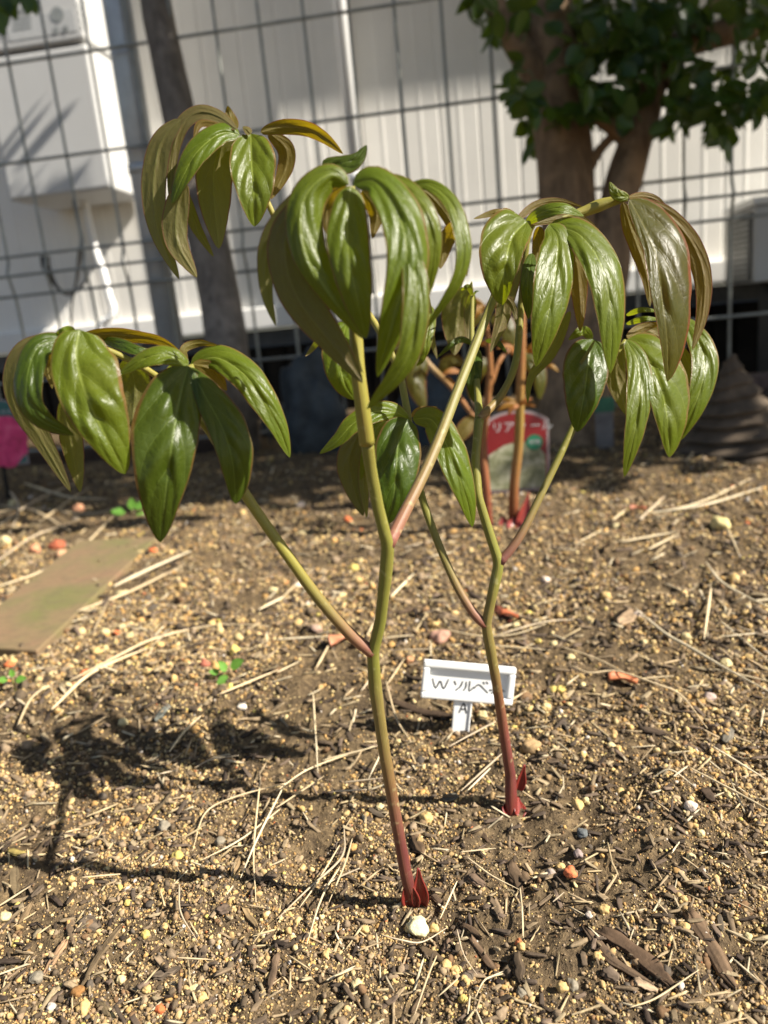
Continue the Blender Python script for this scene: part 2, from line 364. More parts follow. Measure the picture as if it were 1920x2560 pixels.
mb = MB(); tube(mb, [wpt(ps, DW, TR1 + 0.002) + WN * 0.07, wpt(ps, DW, 2.70) + WN * 0.07], 0.02, 3, 20)
pipe = mb.build('drainpipe', M['pipe'], house)
mb = MB()
for zz in (0.62, 1.35, 2.1):
    mb = MB(); tube(mb, [wpt(ps, DW, zz) + WN * 0.07, wpt(ps, DW, zz + 0.02) + WN * 0.07], 0.0235, 3, 20); mb.build('pipe_bracket', M['pipe'], pipe)

# water heater box on the wall
DB = 2.06
bs1, bz0 = wall_uv(WP(277, 470, DB), DB); bs0 = wall_uv(WP(22, 500, DB), DB)[0]
hb = empty('water_heater', wpt((bs0 + bs1) / 2, DB, bz0)); tag(hb, 'white wall-mounted water heater box with a seam and grey stickers', 'water heater')
depth = DW - DB - 0.012
BH = 0.95
pz = wall_uv(WP(120, 122, DB), DB)[1]
mb = MB(); box(mb, wpt(bs0, DB, bz0) - WN * depth, WX * (bs1 - bs0), WN * depth, Vector((0, 0, pz - bz0)))
bevel(mb.build('lower_casing', M['heater'], hb, smooth=False), 0.008, 3)
mb = MB(); box(mb, wpt(bs0, DB, pz + 0.007) - WN * depth, WX * (bs1 - bs0), WN * (depth + 0.003), Vector((0, 0, BH - (pz - bz0))))
upc = bevel(mb.build('upper_casing', M['heater'], hb, smooth=False), 0.008, 3)
mb = MB()
q0 = wall_uv(WP(25, 105, DB), DB); q1 = wall_uv(WP(185, 22, DB), DB)
box(mb, wpt(q0[0], DB, q0[1]) + WN * 0.0032, WX * (q1[0] - q0[0]), WN * 0.001, Vector((0, 0, q1[1] - q0[1])))
stk = mb.build('sticker', M['sticker'], upc, smooth=False)
def disc(mb, c, r, n=20, sq=1.0):
    v = [c + WX * (r * math.cos(2 * math.pi * i / n)) + Vector((0, 0, sq * r * math.sin(2 * math.pi * i / n))) for i in range(n)]
    mb.add(v, [tuple(range(n))])
for (x, y, r) in ((145, 38, 16), (143, 77, 7), (166, 74, 7)):
    mb = MB(); a, z = wall_uv(WP(x, y, DB), DB); disc(mb, wpt(a, DB, z) + WN * 0.0052, r / FPX * DB); mb.build('printed_mark', M['sticker_ink'], stk, smooth=False)
for y in (30, 42, 54, 66, 78):
    mb = MB(); a, z = wall_uv(WP(35, y, DB), DB); box(mb, wpt(a, DB, z) + WN * 0.0044, WX * 0.05, WN * 0.0005, Vector((0, 0, 0.004))); mb.build('printed_line', M['sticker_ink'], stk, smooth=False)
for k in range(4):
    mb = MB(); a, z = wall_uv(WP(206 + 3 * k, 12 + 19 * k, DB), DB); n = 16
    for j in range(n):
        t0, t1 = 2 * math.pi * j / n, 2 * math.pi * (j + 1) / n
        pts = [wpt(a + rr * math.cos(t), DB, z + rr * math.sin(t)) + WN * 0.0042 for t in (t0, t1) for rr in (0.0075, 0.0095)]
        mb.add(pts, [(0, 2, 3, 1)])
    mb.build('embossed_ring', M['sticker_ink'], upc, smooth=False)
# hose, cables below the heater
mb = MB(); hp = [WP(x, y, 2.2) for x, y in ((205, 468), (222, 560), (243, 640), (258, 680), (273, 739), (282, 769), (277, 792), (258, 806), (250, 830), (252, 900))]
c = crom(hp, 90); 
tube(mb, hp, [0.0115 if k % 2 else 0.0095 for k in range(91)], 181, 12)
tag(mb.build('corrugated_hose', M['pipe'], loc=hp[0]), 'white corrugated drain hose hanging below the heater box', 'hose')
mb = MB(); cp = [WP(x, y, 2.16) for x, y in ((180, 472), (190, 530), (205, 600), (200, 640), (192, 700), (180, 760), (178, 860))]
tube(mb, cp, [0.006, 0.004, 0.008, 0.004, 0.003, 0.003], 60, 8)
tag(mb.build('power_cable', M['cable'], loc=cp[0]), 'thin dark cable hanging straight down from the heater box', 'cable')
mb = MB(); cp = [WP(x, y, 2.2) for x, y in ((112, 640), (115, 665), (128, 695), (150, 725), (175, 735), (215, 700), (205, 640))]
tube(mb, cp, [0.014, 0.012, 0.005, 0.004, 0.004, 0.003, 0.003], 60, 10)
tag(mb.build('plug_cable', M['cable'], loc=cp[0]), 'short dark cable with a black plug end below the heater', 'cable')

# outdoor unit at the right edge
DA = 2.0
a0, az0 = wall_uv(WP(1884, 708, DA), DA); az1 = wall_uv(WP(1884, 497, DA), DA)[1]
ac = empty('air_conditioner_unit', wpt(a0 + 0.3, DA, 0)); tag(ac, 'grey outdoor air conditioner unit at the right edge, its finned side in view', 'air conditioner')
mb = MB(); box(mb, wpt(a0, DA, az0) - WN * 0.22, WX * 0.7, WN * 0.22, Vector((0, 0, az1 - az0 - 0.016)))
bevel(mb.build('casing', simple('ac_casing', (0.55, 0.55, 0.54), 0.5, var=0.04, scale=8), ac, smooth=False), 0.006)
mb = MB(); box(mb, wpt(a0 - 0.006, DA, az1 - 0.014) - WN * 0.226, WX * 0.71, WN * 0.232, Vector((0, 0, 0.016)))
mb.build('top_panel', M['trim'], ac, smooth=False)
mb = MB(); k = 0; zz = az0 + 0.012
box(mb, wpt(a0 - 0.004, DA, az0 + 0.006) - WN * 0.2, WX * 0.0025, WN * 0.185, Vector((0, 0, az1 - az0 - 0.03)), mi=0)
gr = mb.build('side_coil', M['cable'], ac, smooth=False)
mb = MB()
while zz < az1 - 0.03:
    box(mb, wpt(a0 - 0.012, DA, zz) - WN * 0.2, WX * 0.006, WN * 0.185, Vector((0, 0, 0.004))); zz += 0.0125
mb.build('grille', M['wire'], ac, smooth=False)
mb = MB()
for q in (0.08, 0.52):
    mb = MB(); box(mb, wpt(a0 + q, DA, -0.02) - WN * 0.2, WX * 0.1, WN * 0.18, Vector((0, 0, az0 + 0.018))); mb.build('stand_block', M['ledge'], ac, smooth=False)

# ------------------------------------------------------------------ wire fence
DF = 1.75
fence = empty('wire_fence', wpt(0, DF, 0)); tag(fence, 'grey-green welded wire mesh fence with a galvanised round post', 'fence')
zt = [wall_uv(WP(0, y, DF), DF)[1] for y in (683, 635, 729)]
s_l = wall_uv(WP(0, 683, DF), DF)[0]
zmid = wall_uv(WP(610, 628, DF), DF)[1]; pitch = 0.193; sub = 0.043
hz = [0.03, zmid - sub - pitch, zmid - sub, zmid, zmid + sub, zmid + sub + pitch, zmid + sub + 2 * pitch, zmid + sub + 3 * pitch, zmid + sub + 3 * pitch + sub, zmid + sub + 3 * pitch + 2 * sub, zmid + 3 * sub + 4 * pitch]
def beadoff(z):
    o = 0
    for c in (zmid, zmid + sub * 2 + 3 * pitch):
        d = abs(z - c) / sub
        if d < 1: o += 0.016 * (1 - d)
    return o
wa = wall_uv(WP(998, 175, DF), DF)[0]; sv = 0.0925; wires = []
mb = MB(); k = -30
zz = sorted(set([0.0] + [h for h in hz] + [1.85]))
for k in range(-28, 30):
    s = wa + k * sv
    tube(mb, [wpt(s, DF, z) + WN * beadoff(z) for z in zz], 0.0034, 60, 6)
mb.build('vertical_wires', M['wire'], fence)
mb = MB()
for z in hz: tube(mb, [wpt(wa - 28 * sv, DF, z) + WN * (beadoff(z) + 0.0055), wpt(wa + 29 * sv, DF, z) + WN * (beadoff(z) + 0.0055)], 0.0034, 3, 6)
mb.build('horizontal_wires', M['wire'], fence)
p0, p1 = WP(308, 60, DF + 0.045), WP(420, 780, DF + 0.045); ps = (wall_uv(p0, DF)[0] + wall_uv(p1, DF)[0]) / 2
mb = MB(); tube(mb, [wpt(ps, DF + 0.045, -0.1), wpt(ps, DF + 0.045, 1.95)], 0.030, 3, 28)
mb.build('post', M['galv'], fence)
mb = MB()
for z in (0.12, 0.62, 1.2):
    mb = MB(); tube(mb, [wpt(ps, DF + 0.045, z), wpt(ps, DF + 0.045, z + 0.02)], 0.0325, 3, 28); mb.build('post_clamp', M['galv'], fence)
mb = MB(); tube(mb, [wpt(ps + 2.05, DF + 0.045, -0.1), wpt(ps + 2.05, DF + 0.045, 1.95)], 0.030, 3, 28)
mb.build('post', M['galv'], fence)

# ------------------------------------------------------------------ trees
def leafblade(mb, p, d, nrm, L, w, cup=0.15, nn=7):
    d = d.normalized(); side = d.cross(nrm).normalized(); nrm = side.cross(d).normalized()
    v = []; u = []
    for i in range(nn):
        t = i / (nn - 1); ww = w * max(0.02, math.sin(math.pi * min(1, t * 0.97 + 0.015) ** 0.8)) ** 0.75
        c = p + d * (L * t) - nrm * (L * 0.18 * t * t)
        for j in (-1, -0.5, 0, 0.5, 1):
            v.append(c + side * (j * ww) + nrm * (cup * w * j * j)); u.append(((j + 1) / 2, t))
    f = [(i * 5 + j, i * 5 + j + 1, i * 5 + j + 6, i * 5 + j + 5) for i in range(nn - 1) for j in range(4)]
    mb.add(v, f, None, u)
ZT = 1.5
def Q2(x, y): return (960 + x / 1.728, y / 1.728)
cam_t = empty('camellia_tree', G(1390, 1130)); tag(cam_t, 'camellia tree with brown forked stems and dark glossy leaves at the upper right', 'tree')
mb = MB()
tp = [P(*Q2(x, y), ZT) for x, y in ((640, -700), (672, -300), (690, 0), (735, 350), (775, 650), (800, 950), (820, 1400))] + [P(1432, 1000, ZT), G(1435, 1140, -0.03)]
tube(mb, tp, [0.045, 0.05, 0.054, 0.054, 0.054, 0.055, 0.057, 0.06, 0.066], 60, 18, rough=0.12, seed=1)
mb.build('trunk', M['bark_r'], cam_t)
mb = MB()
sp = [P(*Q2(x, y), ZT - 0.03) for x, y in ((1720, 60), (1600, 110), (1450, 150), (1290, 190), (1200, 290), (1140, 450), (1060, 720), (1000, 950), (960, 1250))] + [G(1470, 1145, -0.03)]
tube(mb, sp, [0.02, 0.024, 0.026, 0.028, 0.033, 0.038, 0.038, 0.037, 0.038, 0.042], 60, 14, rough=0.14, seed=4)
mb.build('second_stem', M['bark_r'], cam_t)
mb = MB()
tube(mb, [P(*Q2(x, y), ZT - 0.02) for x, y in ((440, -80), (500, 60), (560, 170), (640, 290), (700, 380))], [0.018, 0.022, 0.026, 0.03, 0.02], 24, 12, rough=0.12, seed=6)
mb.build('branch', M['bark_r'], cam_t)
mb = MB()
tube(mb, [P(*Q2(x, y), ZT - 0.02) for x, y in ((880, 490), (960, 530), (1060, 610))], [0.012, 0.016, 0.018], 14, 10, rough=0.12, seed=8)
tube(mb, [P(*Q2(x, y), ZT - 0.01) for x, y in ((890, 720), (930, 650), (1010, 560), (1100, 430))], [0.011, 0.009, 0.009, 0.006], 16, 8)
tube(mb, [P(*Q2(x, y), ZT - 0.05) for x, y in ((1200, 290), (1280, 420), (1420, 480), (1560, 440))], [0.012, 0.008, 0.005, 0.003], 16, 8)
tube(mb, [P(*Q2(x, y), ZT - 0.05) for x, y in ((1300, 190), (1380, 60), (1500, -60))], [0.014, 0.010, 0.006], 12, 8)
tube(mb, [P(*Q2(x, y), ZT - 0.05) for x, y in ((1190, 330), (1150, 150), (1180, -40))], [0.012, 0.010, 0.006], 12, 8)
mb.build('twigs', M['bark_r'], cam_t)
mb = MB(); rnd = random.Random(3)
clumps = [(410, 15, 55, 14), (470, 95, 45, 8), (560, 60, 55, 12), (590, 290, 40, 8), (575, 390, 40, 8), (610, 430, 40, 7), (660, 500, 55, 14), (680, 600, 40, 7), (760, 480, 70, 18), (760, 560, 40, 6), (860, 430, 80, 20),
          (850, 290, 80, 18), (830, 150, 90, 22), (900, 60, 90, 24), (1000, 40, 90, 22), (1010, 170, 80, 20), (1060, 310, 80, 20), (950, 420, 70, 16), (1040, 470, 60, 12), (1100, 130, 110, 30), (1200, 60, 110, 28), (1220, 220, 80, 20), (1300, 300, 80, 20), (1290, 420, 60, 14),
          (1250, 520, 45, 8), (1330, 90, 90, 22), (1420, 350, 75, 18), (1440, 580, 45, 8), (1500, 540, 40, 6), (1550, 450, 80, 18), (1620, 400, 70, 14), (1640, 490, 40, 6), (1600, 220, 60, 10), (1500, 60, 100, 22), (1620, 60, 90, 18), (740, 80, 90, 16), (650, 30, 70, 14), (1480, 470, 50, 8), (1370, 460, 50, 8), (700, 420, 50, 9)]
for (x, y, r, n) in clumps:
    for i in range(max(4, int(n * 1.3))):
        a = rnd.random() * 6.283; rr = r * math.sqrt(rnd.random())
        px_ = x + rr * math.cos(a)
        p = P(*Q2(px_, y + rr * math.sin(a)), (ZT + 0.14 + rnd.uniform(-0.05, 0.08)) if 600 < px_ < 800 and rnd.random() < 0.7 else ZT - 0.06 + rnd.uniform(-0.16, 0.13))
        d = Vector((rnd.uniform(-1, 1), rnd.uniform(-1, 0.6), rnd.uniform(-1.2, 0.5))); nr = Vector((rnd.uniform(-0.6, 0.9), rnd.uniform(-1, 0.2), rnd.uniform(0.1, 1)))
        leafblade(mb, p, d, nr, rnd.uniform(0.032, 0.052), rnd.uniform(0.011, 0.017))
for i in range(9500):              # rest of the crown, out of view, spread to shade the back of the bed
    p = Vector((rnd.uniform(0.3, 2.7), rnd.uniform(0.60, 1.42), rnd.uniform(1.12, 2.0)))
    if mnoise.noise(p * 3.5) < -0.28: continue
    d = Vector((rnd.uniform(-1, 1), rnd.uniform(-1, 1), rnd.uniform(-1, 0.6))); nr = Vector((rnd.uniform(-1, 1), rnd.uniform(-1, 1), rnd.uniform(0.1, 1)))
    leafblade(mb, p, d, nr, rnd.uniform(0.05, 0.08), rnd.uniform(0.018, 0.027), nn=5)
mb.build('crown', M['camellia'], cam_t)

lt = empty('leaning_tree', G(602, 1140)); tag(lt, 'slender grey-barked leaning tree in front of the fence on the left', 'tree')
mb = MB(); ZL = 1.6
lp = [P(330, -620, ZL), P(362, -300, ZL), P(389, 0, ZL), P(424, 174, ZL), P(470, 400, ZL), P(525, 620, ZL), P(556, 790, ZL), P(580, 950, ZL), G(605, 1140, -0.02)]
tube(mb, lp, [0.024, 0.027, 0.030, 0.032, 0.036, 0.041, 0.043, 0.045, 0.05], 60, 16, rough=0.12, seed=2)
mb.build('trunk', M['bark_l'], lt)
mb = MB()
tube(mb, [lp[0], lp[0] + Vector((0.05, -0.02, 0.35)), lp[0] + Vector((0.02, 0.03, 0.75))], [0.022, 0.016, 0.008], 14, 10, rough=0.1)
tube(mb, [lp[1], lp[1] + Vector((-0.15, -0.1, 0.2)), lp[1] + Vector((-0.35, -0.15, 0.25)), P(-20, -60, 1.5)], [0.018, 0.014, 0.008, 0.003], 18, 8)
tube(mb, [lp[0], lp[0] + Vector((0.2, -0.05, 0.2)), lp[0] + Vector((0.4, 0.0, 0.5))], [0.018, 0.014, 0.006], 14, 8)
tube(mb, [lp[0], lp[2] + Vector((0.25, -0.1, 0.6)), lp[2] + Vector((0.6, -0.22, 0.66))], [0.018, 0.012, 0.005], 14, 8)
mb.build('branches', M['bark_l'], lt)
mb = MB()
for (x, y) in ((-5, 20), (10, 8), (0, -10), (65, -12), (20, -30), (-15, 45), (62, -4)):
    leafblade(mb, P(x, y - 14, 1.5 + rnd.uniform(-0.03, 0.03)), Vector((rnd.uniform(-0.3, 0.5), -0.2, -1)), Vector((0.3, -1, 0.3)), 0.045, 0.014)
for i in range(420):  # unseen leaf clump, added on the sun side to shade the upper trunk
    q = Vector((rnd.gauss(0, 1), rnd.gauss(0, 1), rnd.gauss(0, 1))).normalized() * (rnd.random() ** .33)
    p = lp[2] + Vector((0.52, -0.2, 0.62)) + Vector((q.x * .22, q.y * .2, q.z * .22))
    d = Vector((rnd.uniform(-1, 1), rnd.uniform(-1, 1), rnd.uniform(-1, 0.6))); nr = Vector((rnd.uniform(-1, 1), rnd.uniform(-1, 1), rnd.uniform(0.1, 1)))
    leafblade(mb, p, d, nr, rnd.uniform(0.05, 0.07), rnd.uniform(0.016, 0.02), nn=5)
for i in range(260):
    p = lp[0] + Vector((rnd.uniform(-.35, .15), rnd.uniform(-.2, .2), rnd.uniform(.3, .85)))
    d = Vector((rnd.uniform(-1, 1), rnd.uniform(-1, 1), rnd.uniform(-1, 0.6))); nr = Vector((rnd.uniform(-1, 1), rnd.uniform(-1, 1), rnd.uniform(0.1, 1)))
    leafblade(mb, p, d, nr, rnd.uniform(0.05, 0.07), rnd.uniform(0.016, 0.02), nn=5)
mb.build('crown', M['camellia'], lt)

# ------------------------------------------------------------------ peonies
Z3 = (300, 240, 2.9625); Z4 = (620, 360, 2.592); Z5 = (1040, 440, 2.074); Z6 = (0, 780, 2.183); Z7 = (760, 960, 3.318); ZR = (1000, 680, 4.1475); ZD = (0, 0, 1 / 1.1573)
def leaflet(parent, Zm, mid, wl, wr, z, up=True, dl=None, dr=None, arc=None, p=0.70, q=0.67, mat=None, sp=None, nu=21, nvn=45, quilt=1.0, name='leaflet'):
    """one leaflet: midrib given base -> tip; wl / wr half widths either side; z distance; d* how far the margins bend back (+) or forward (-)"""
    ox, oy, sc = Zm
    if dl is None: dl = 0.0 if up else 0.35
    if dr is None: dr = 0.40 if up else -0.1
    if arc is None: arc = -14 if up else 6
    pts = [Vector((ox + a[0] / sc, oy + a[1] / sc, (a[2] if len(a) > 2 else 0))) for a in mid]
    c = crom(pts, nvn); sd = random.random() * 50
    v = []; uv = []
    grid = np.zeros((nvn, nu, 3))
    for i in range(nvn):
        t = i / (nvn - 1); a = c[max(0, i - 1)]; b = c[min(nvn - 1, i + 1)]
        T = Vector((b.x - a.x, b.y - a.y)).normalized(); nrm = Vector((T.y, -T.x))
        prof = max(0.0, math.sin(math.pi * t ** p)) ** q
        zc = z + (c[i].z + arc * math.sin(math.pi * t * 0.8)) / 1000.0
        for j in range(nu):
            u = -1 + 2 * j / (nu - 1); w = (wr if u > 0 else wl) / sc * prof
            ed = 1 + 0.05 * mnoise.noise(Vector((t * 9, sd, 3 if u > 0 else 9))) * abs(u) ** 2
            px = c[i].x - nrm.x * -u * w * ed; py = c[i].y - nrm.y * -u * w * ed
            wm = abs(w) * zc / FPX                      # half width in metres
            d = (dr if u > 0 else dl) * abs(u) ** 1.3 * wm
            d += (0.10 * wm * math.exp(-(u / 0.13) ** 2)) * (1 if up else -1)
            ph = (t - 0.46 * abs(u) ** 1.3) * 3.3 + 0.07
            bul = (0.65 + 0.7 * mnoise.noise(Vector((t * 5, u * 2.5, sd + 4)))) * abs(math.sin(math.pi * ph)) ** 0.65 * (1 - abs(u) ** 5) * min(1, prof * 1.3)
            d += -quilt * (0.21 if up else -0.08) * wm * bul
            d += 0.12 * wm * mnoise.noise(Vector((t * 3 + sd, u * 1.2, sd)))
            grid[i, j] = PL(px, py, zc + d); uv.append((j / (nu - 1), t))
    v = grid.reshape(-1, 3)
    k = np.arange((nvn - 1) * nu).reshape(nvn - 1, nu)[:, :-1].ravel()
    f = np.stack([k, k + nu, k + nu + 1, k + 1], 1)
    if not up: f = f[:, ::-1]
    o = mk(name, v, f, mat or M['leaf'], parent, uvs=uv)
    return o
GREEN = (0.185, 0.185, 0.034); YEL = (0.25, 0.225, 0.04); OLV = (0.195, 0.155, 0.046); RED = (0.13, 0.036, 0.032); PNK = (0.26, 0.10, 0.075); DRED = (0.15, 0.016, 0.014)
def stalk(parent, Zm, pts, r, cols, name='leaf_stalk', n=40, extra=None):
    mb = MB(); ox, oy, sc = Zm
    pp = [q if isinstance(q, Vector) else PL(ox + q[0] / sc, oy + q[1] / sc, q[2]) for q in pts]
    tube(mb, pp, r, n, 14, cols=cols, rough=0.05, seed=random.random() * 9)
    for e in (extra or []):
        pe = [q if isinstance(q, Vector) else PL(e[0][0] + q[0] / e[0][2], e[0][1] + q[1] / e[0][2], q[2]) for q in e[1]]
        tube(mb, pe, e[2], 24, 12, cols=e[3], rough=0.05)
    return mb.build(name, M['stem'], parent)
def scale_leaf(parent, base, tip, w, bend=0.3):
    """red sheath scale hugging the foot of a stem"""
    d = tip - base; L = d.length; d.normalize(); side = d.cross(Vector((0, -1, 0))).normalized(); nr = side.cross(d)
    v = []; n = 14; k = 9; uv = []
    for i in range(n):
        t = i / (n - 1); ww = w * (1 - t ** 2.2) * (0.75 + 0.5 * math.sin(math.pi * min(1, t * 1.3)))
        for j in range(k):
            a = -1 + 2 * j / (k - 1); v.append(base + d * (L * t) + side * (ww * math.sin(a * 1.25)) + nr * (ww * (1 - math.cos(a * 1.25)) * 0.9 - bend * w * t)); uv.append((j / (k - 1), t))
    f = [(i * k + j, i * k + j + 1, i * k + k + j + 1, i * k + k + j) for i in range(n - 1) for j in range(k - 1)]
    o = mk('bud_scale', v, f, M['scale'], parent, uvs=uv)
    sm = o.modifiers.new('thick', 'SOLIDIFY'); sm.thickness = 0.0006; return o
mS, tS, bS, oS = nmat('red_sheath'); uvn = N(tS, 'ShaderNodeUVMap'); mpn = N(tS, 'ShaderNodeMapping'); mpn.inputs['Scale'].default_value = (16, 1.5, 1); tS.links.new(uvn.outputs[0], mpn.inputs[0])
nn_ = noise(tS, mpn.outputs[0], 1, 4); tS.links.new(ramp(tS, nn_, [(0.3, (0.12, 0.012, 0.011)), (0.7, (0.26, 0.038, 0.025))]), bS.inputs['Base Color']); bS.inputs['Roughness'].default_value = 0.4; bump(tS, nn_, 0.4, 0.0005, bS)
M['scale'] = mS

# --- front shoot
b1 = G(1037, 2262, -0.004); b2 = G(1279, 2040, -0.004)
p1 = empty('peony_plant', b1); tag(p1, 'young peony shoot nearest the camera, its red foot behind a pale yellow pebble', 'peony', 'young peony shoots')
n1 = (932, 1632, 0.318); n2 = (970, 1365, 0.303)
ZS = (0, 0, 1.0)
LEAN = [0.0]
def PL(x, y, z): return P(x, y, z - LEAN[0] * max(0.0, (2250 - y) / 2250))
LEAN[0] = 0.04
mb = MB()
tube(mb, [b1, PL(1016, 2190, .348), PL(985, 2020, .340), PL(958, 1860, .332), PL(938, 1720, .324), PL(*n1), PL(950, 1560, .314), PL(963, 1450, .3075), PL(*n2), PL(945, 1270, .298), PL(925, 1160, .292), PL(918, 1110, .289)],
     [0.00317, 0.00299, 0.00282, 0.00273, 0.00264, 0.00264, 0.00255, 0.00255, 0.00255, 0.00251, 0.00246, 0.00255, 0.00273, 0.00255, 0.00238, 0.00229, 0.00229, 0.00238, 0.00255, 0.00238, 0.00220, 0.00220, 0.00211, 0.00229], 150, 18,
     cols=[DRED, RED, RED, (0.17, .075, .045), (0.19, .115, .045), (.19, .145, .045), OLV, GREEN, GREEN, GREEN, GREEN, GREEN, GREEN], rough=0.05, lin=True)
stem1 = mb.build('stem', M['stem'], p1)
scale_leaf(p1, G(1050, 2262, -0.002), P(1046, 2176, .345), 0.0034); scale_leaf(p1, G(1030, 2264, -0.002), P(1016, 2190, .346), 0.0036, 0.0)
# left leaf (clusters A1, A2)
A = stalk(p1, ZS, [n1, (880, 1590, .316), (800, 1500, .312), (720, 1390, .308), (607, 1226, .305), (545, 1110, .304), (474, 913, .304)], [0.0026, 0.0022, 0.0021, 0.0020, 0.0018, 0.0014], [PNK, OLV, YEL, YEL, GREEN, GREEN],
          extra=[(Z6, [(1290, 900, .304), (1100, 600, .308), (880, 370, .311), (660, 240, .309), (405, 140, .303)], [0.0014, 0.0013, 0.0012, 0.0012, 0.0011], [GREEN, YEL, YEL, GREEN])])
LF = M['leaf']; LD = M['leaf_dark']; LB = M['leaf_bronze']
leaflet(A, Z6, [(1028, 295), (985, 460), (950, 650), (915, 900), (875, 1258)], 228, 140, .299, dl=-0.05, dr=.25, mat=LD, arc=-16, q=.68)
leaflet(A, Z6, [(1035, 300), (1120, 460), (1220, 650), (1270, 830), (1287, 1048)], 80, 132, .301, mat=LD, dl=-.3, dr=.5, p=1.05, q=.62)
leaflet(A, Z6, [(1040, 285), (1180, 250), (1330, 340), (1440, 490), (1520, 630), (1582, 795)], 82, 88, .326, arc=-8, dl=-.3, dr=.6, mat=LF)
leaflet(A, Z6, [(1030, 288), (920, 235), (800, 250), (645, 342)], 50, 58, .302, mat=LF, dl=.8, dr=-.4, arc=-6)
leaflet(A, Z6, [(1020, 265), (1005, 205), (1080, 172), (1185, 180)], 22, 26, .315, up=False, mat=LB)
leaflet(A, Z6, [(1050, 285), (1160, 320), (1238, 430)], 48, 42, .318, up=False, mat=LB)
leaflet(A, Z6, [(960, 300), (930, 330), (925, 420)], 30, 30, .318, up=True, mat=LF)
leaflet(A, Z6, [(432, 95), (415, 240), (460, 430), (550, 630), (684, 886)], 150, 222, .289, mat=LF, dl=-.15, dr=.35, arc=-10, p=.60, q=.62)
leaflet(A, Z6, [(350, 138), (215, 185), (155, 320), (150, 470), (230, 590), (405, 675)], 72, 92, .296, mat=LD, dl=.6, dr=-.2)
leaflet(A, Z6, [(315, 130), (135, 205), (75, 360), (115, 520), (225, 700), (388, 985)], 62, 85, .308, up=False, dl=.3, dr=-.2)
leaflet(A, Z6, [(340, 480), (385, 720), (437, 985)], 55, 75, .310, up=False, dl=.2, dr=-.3)
leaflet(A, Z6, [(310, 165), (250, 260), (285, 420)], 26, 40, .306, up=False, mat=LB)
leaflet(A, Z6, [(415, 132), (370, 98), (290, 130)], 24, 26, .308, mat=LF)
leaflet(A, Z6, [(440, 130), (600, 124), (750, 138), (880, 162), (988, 220)], 36, 40, .316, up=False, mat=LB, dl=.7, dr=-.7)
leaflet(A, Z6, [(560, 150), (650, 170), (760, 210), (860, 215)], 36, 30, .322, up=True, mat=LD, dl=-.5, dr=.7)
leaflet(A, Z6, [(690, 250), (735, 400), (720, 620)], 85, 90, .322, up=False)
# terminal cluster B (nearest, out of focus)
B = stalk(p1, ZS, [(918, 1110, .289), (905, 1010, .284), (893, 900, .282), (885, 700, .283), (875, 466, .277)], [0.0028, 0.0025, 0.0023, 0.0020, 0.0016], [YEL, YEL, YEL, YEL, GREEN])
leaflet(B, Z4, [(655, 262), (535, 195), (395, 300), (340, 480), (380, 720), (520, 960), (748, 1266)], 100, 150, .272, mat=LF, dl=.5, dr=.6, arc=-8)
leaflet(B, Z4, [(330, 300), (165, 560), (115, 760), (125, 980), (182, 1182)], 62, 60, .276, up=False, dl=.2, dr=-.3)
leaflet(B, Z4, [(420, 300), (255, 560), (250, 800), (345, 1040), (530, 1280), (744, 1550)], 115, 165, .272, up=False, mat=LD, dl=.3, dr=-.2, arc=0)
leaflet(B, Z4, [(665, 275), (650, 420), (645, 640), (690, 920), (765, 1262)], 135, 142, .271, arc=-10, mat=LF, dl=.1, dr=.35)
leaflet(B, Z4, [(678, 262), (815, 240), (945, 390), (1020, 620), (1015, 850), (935, 1150), (838, 1510)], 132, 150, .267, mat=LF, dl=-.3, dr=.5, arc=-12)
leaflet(B, Z4, [(960, 420), (1080, 820), (1090, 1130), (1010, 1430), (768, 1722)], 95, 82, .264, mat=LF, dl=-.2, dr=.4, p=.95)
leaflet(B, Z4, [(690, 265), (960, 262), (1115, 390), (1190, 570), (1195, 780), (1143, 1050)], 78, 72, .279, mat=LF, dl=-.3, dr=.5)
leaflet(B, Z4, [(1010, 285), (1170, 268), (1310, 375), (1380, 560), (1395, 740), (1330, 930), (1135, 1218)], 50, 56, .284, mat=LF, dl=-.5, dr=.6)
leaflet(B, Z4, [(1010, 300), (1130, 300), (1240, 400), (1330, 540), (1400, 720), (1420, 860)], 40, 46, .298, up=False, mat=LB)
leaflet(B, Z4, [(1350, 500), (1280, 640), (1245, 810)], 52, 55, .300, up=False, mat=LB)
leaflet(B, Z4, [(478, 130), (600, 125), (700, 92), (769, 6)], 82, 50, .302, mat=LD, dl=-.4, dr=.4, arc=-2, p=.6)
leaflet(B, Z4, [(640, 1150), (595, 1360), (620, 1540), (692, 1660)], 118, 118, .330, mat=LF, dl=.3, dr=.3)
leaflet(B, Z4, [(470, 1240), (430, 1310), (372, 1376)], 20, 20, .33, up=False)
leaflet(B, Z4, [(740, 300), (830, 440), (808, 612)], 55, 48, .285, up=False, mat=LB)
leaflet(B, Z4, [(640, 262), (540, 330), (505, 460), (510, 590)], 40, 34, .284, up=False, mat=LB)
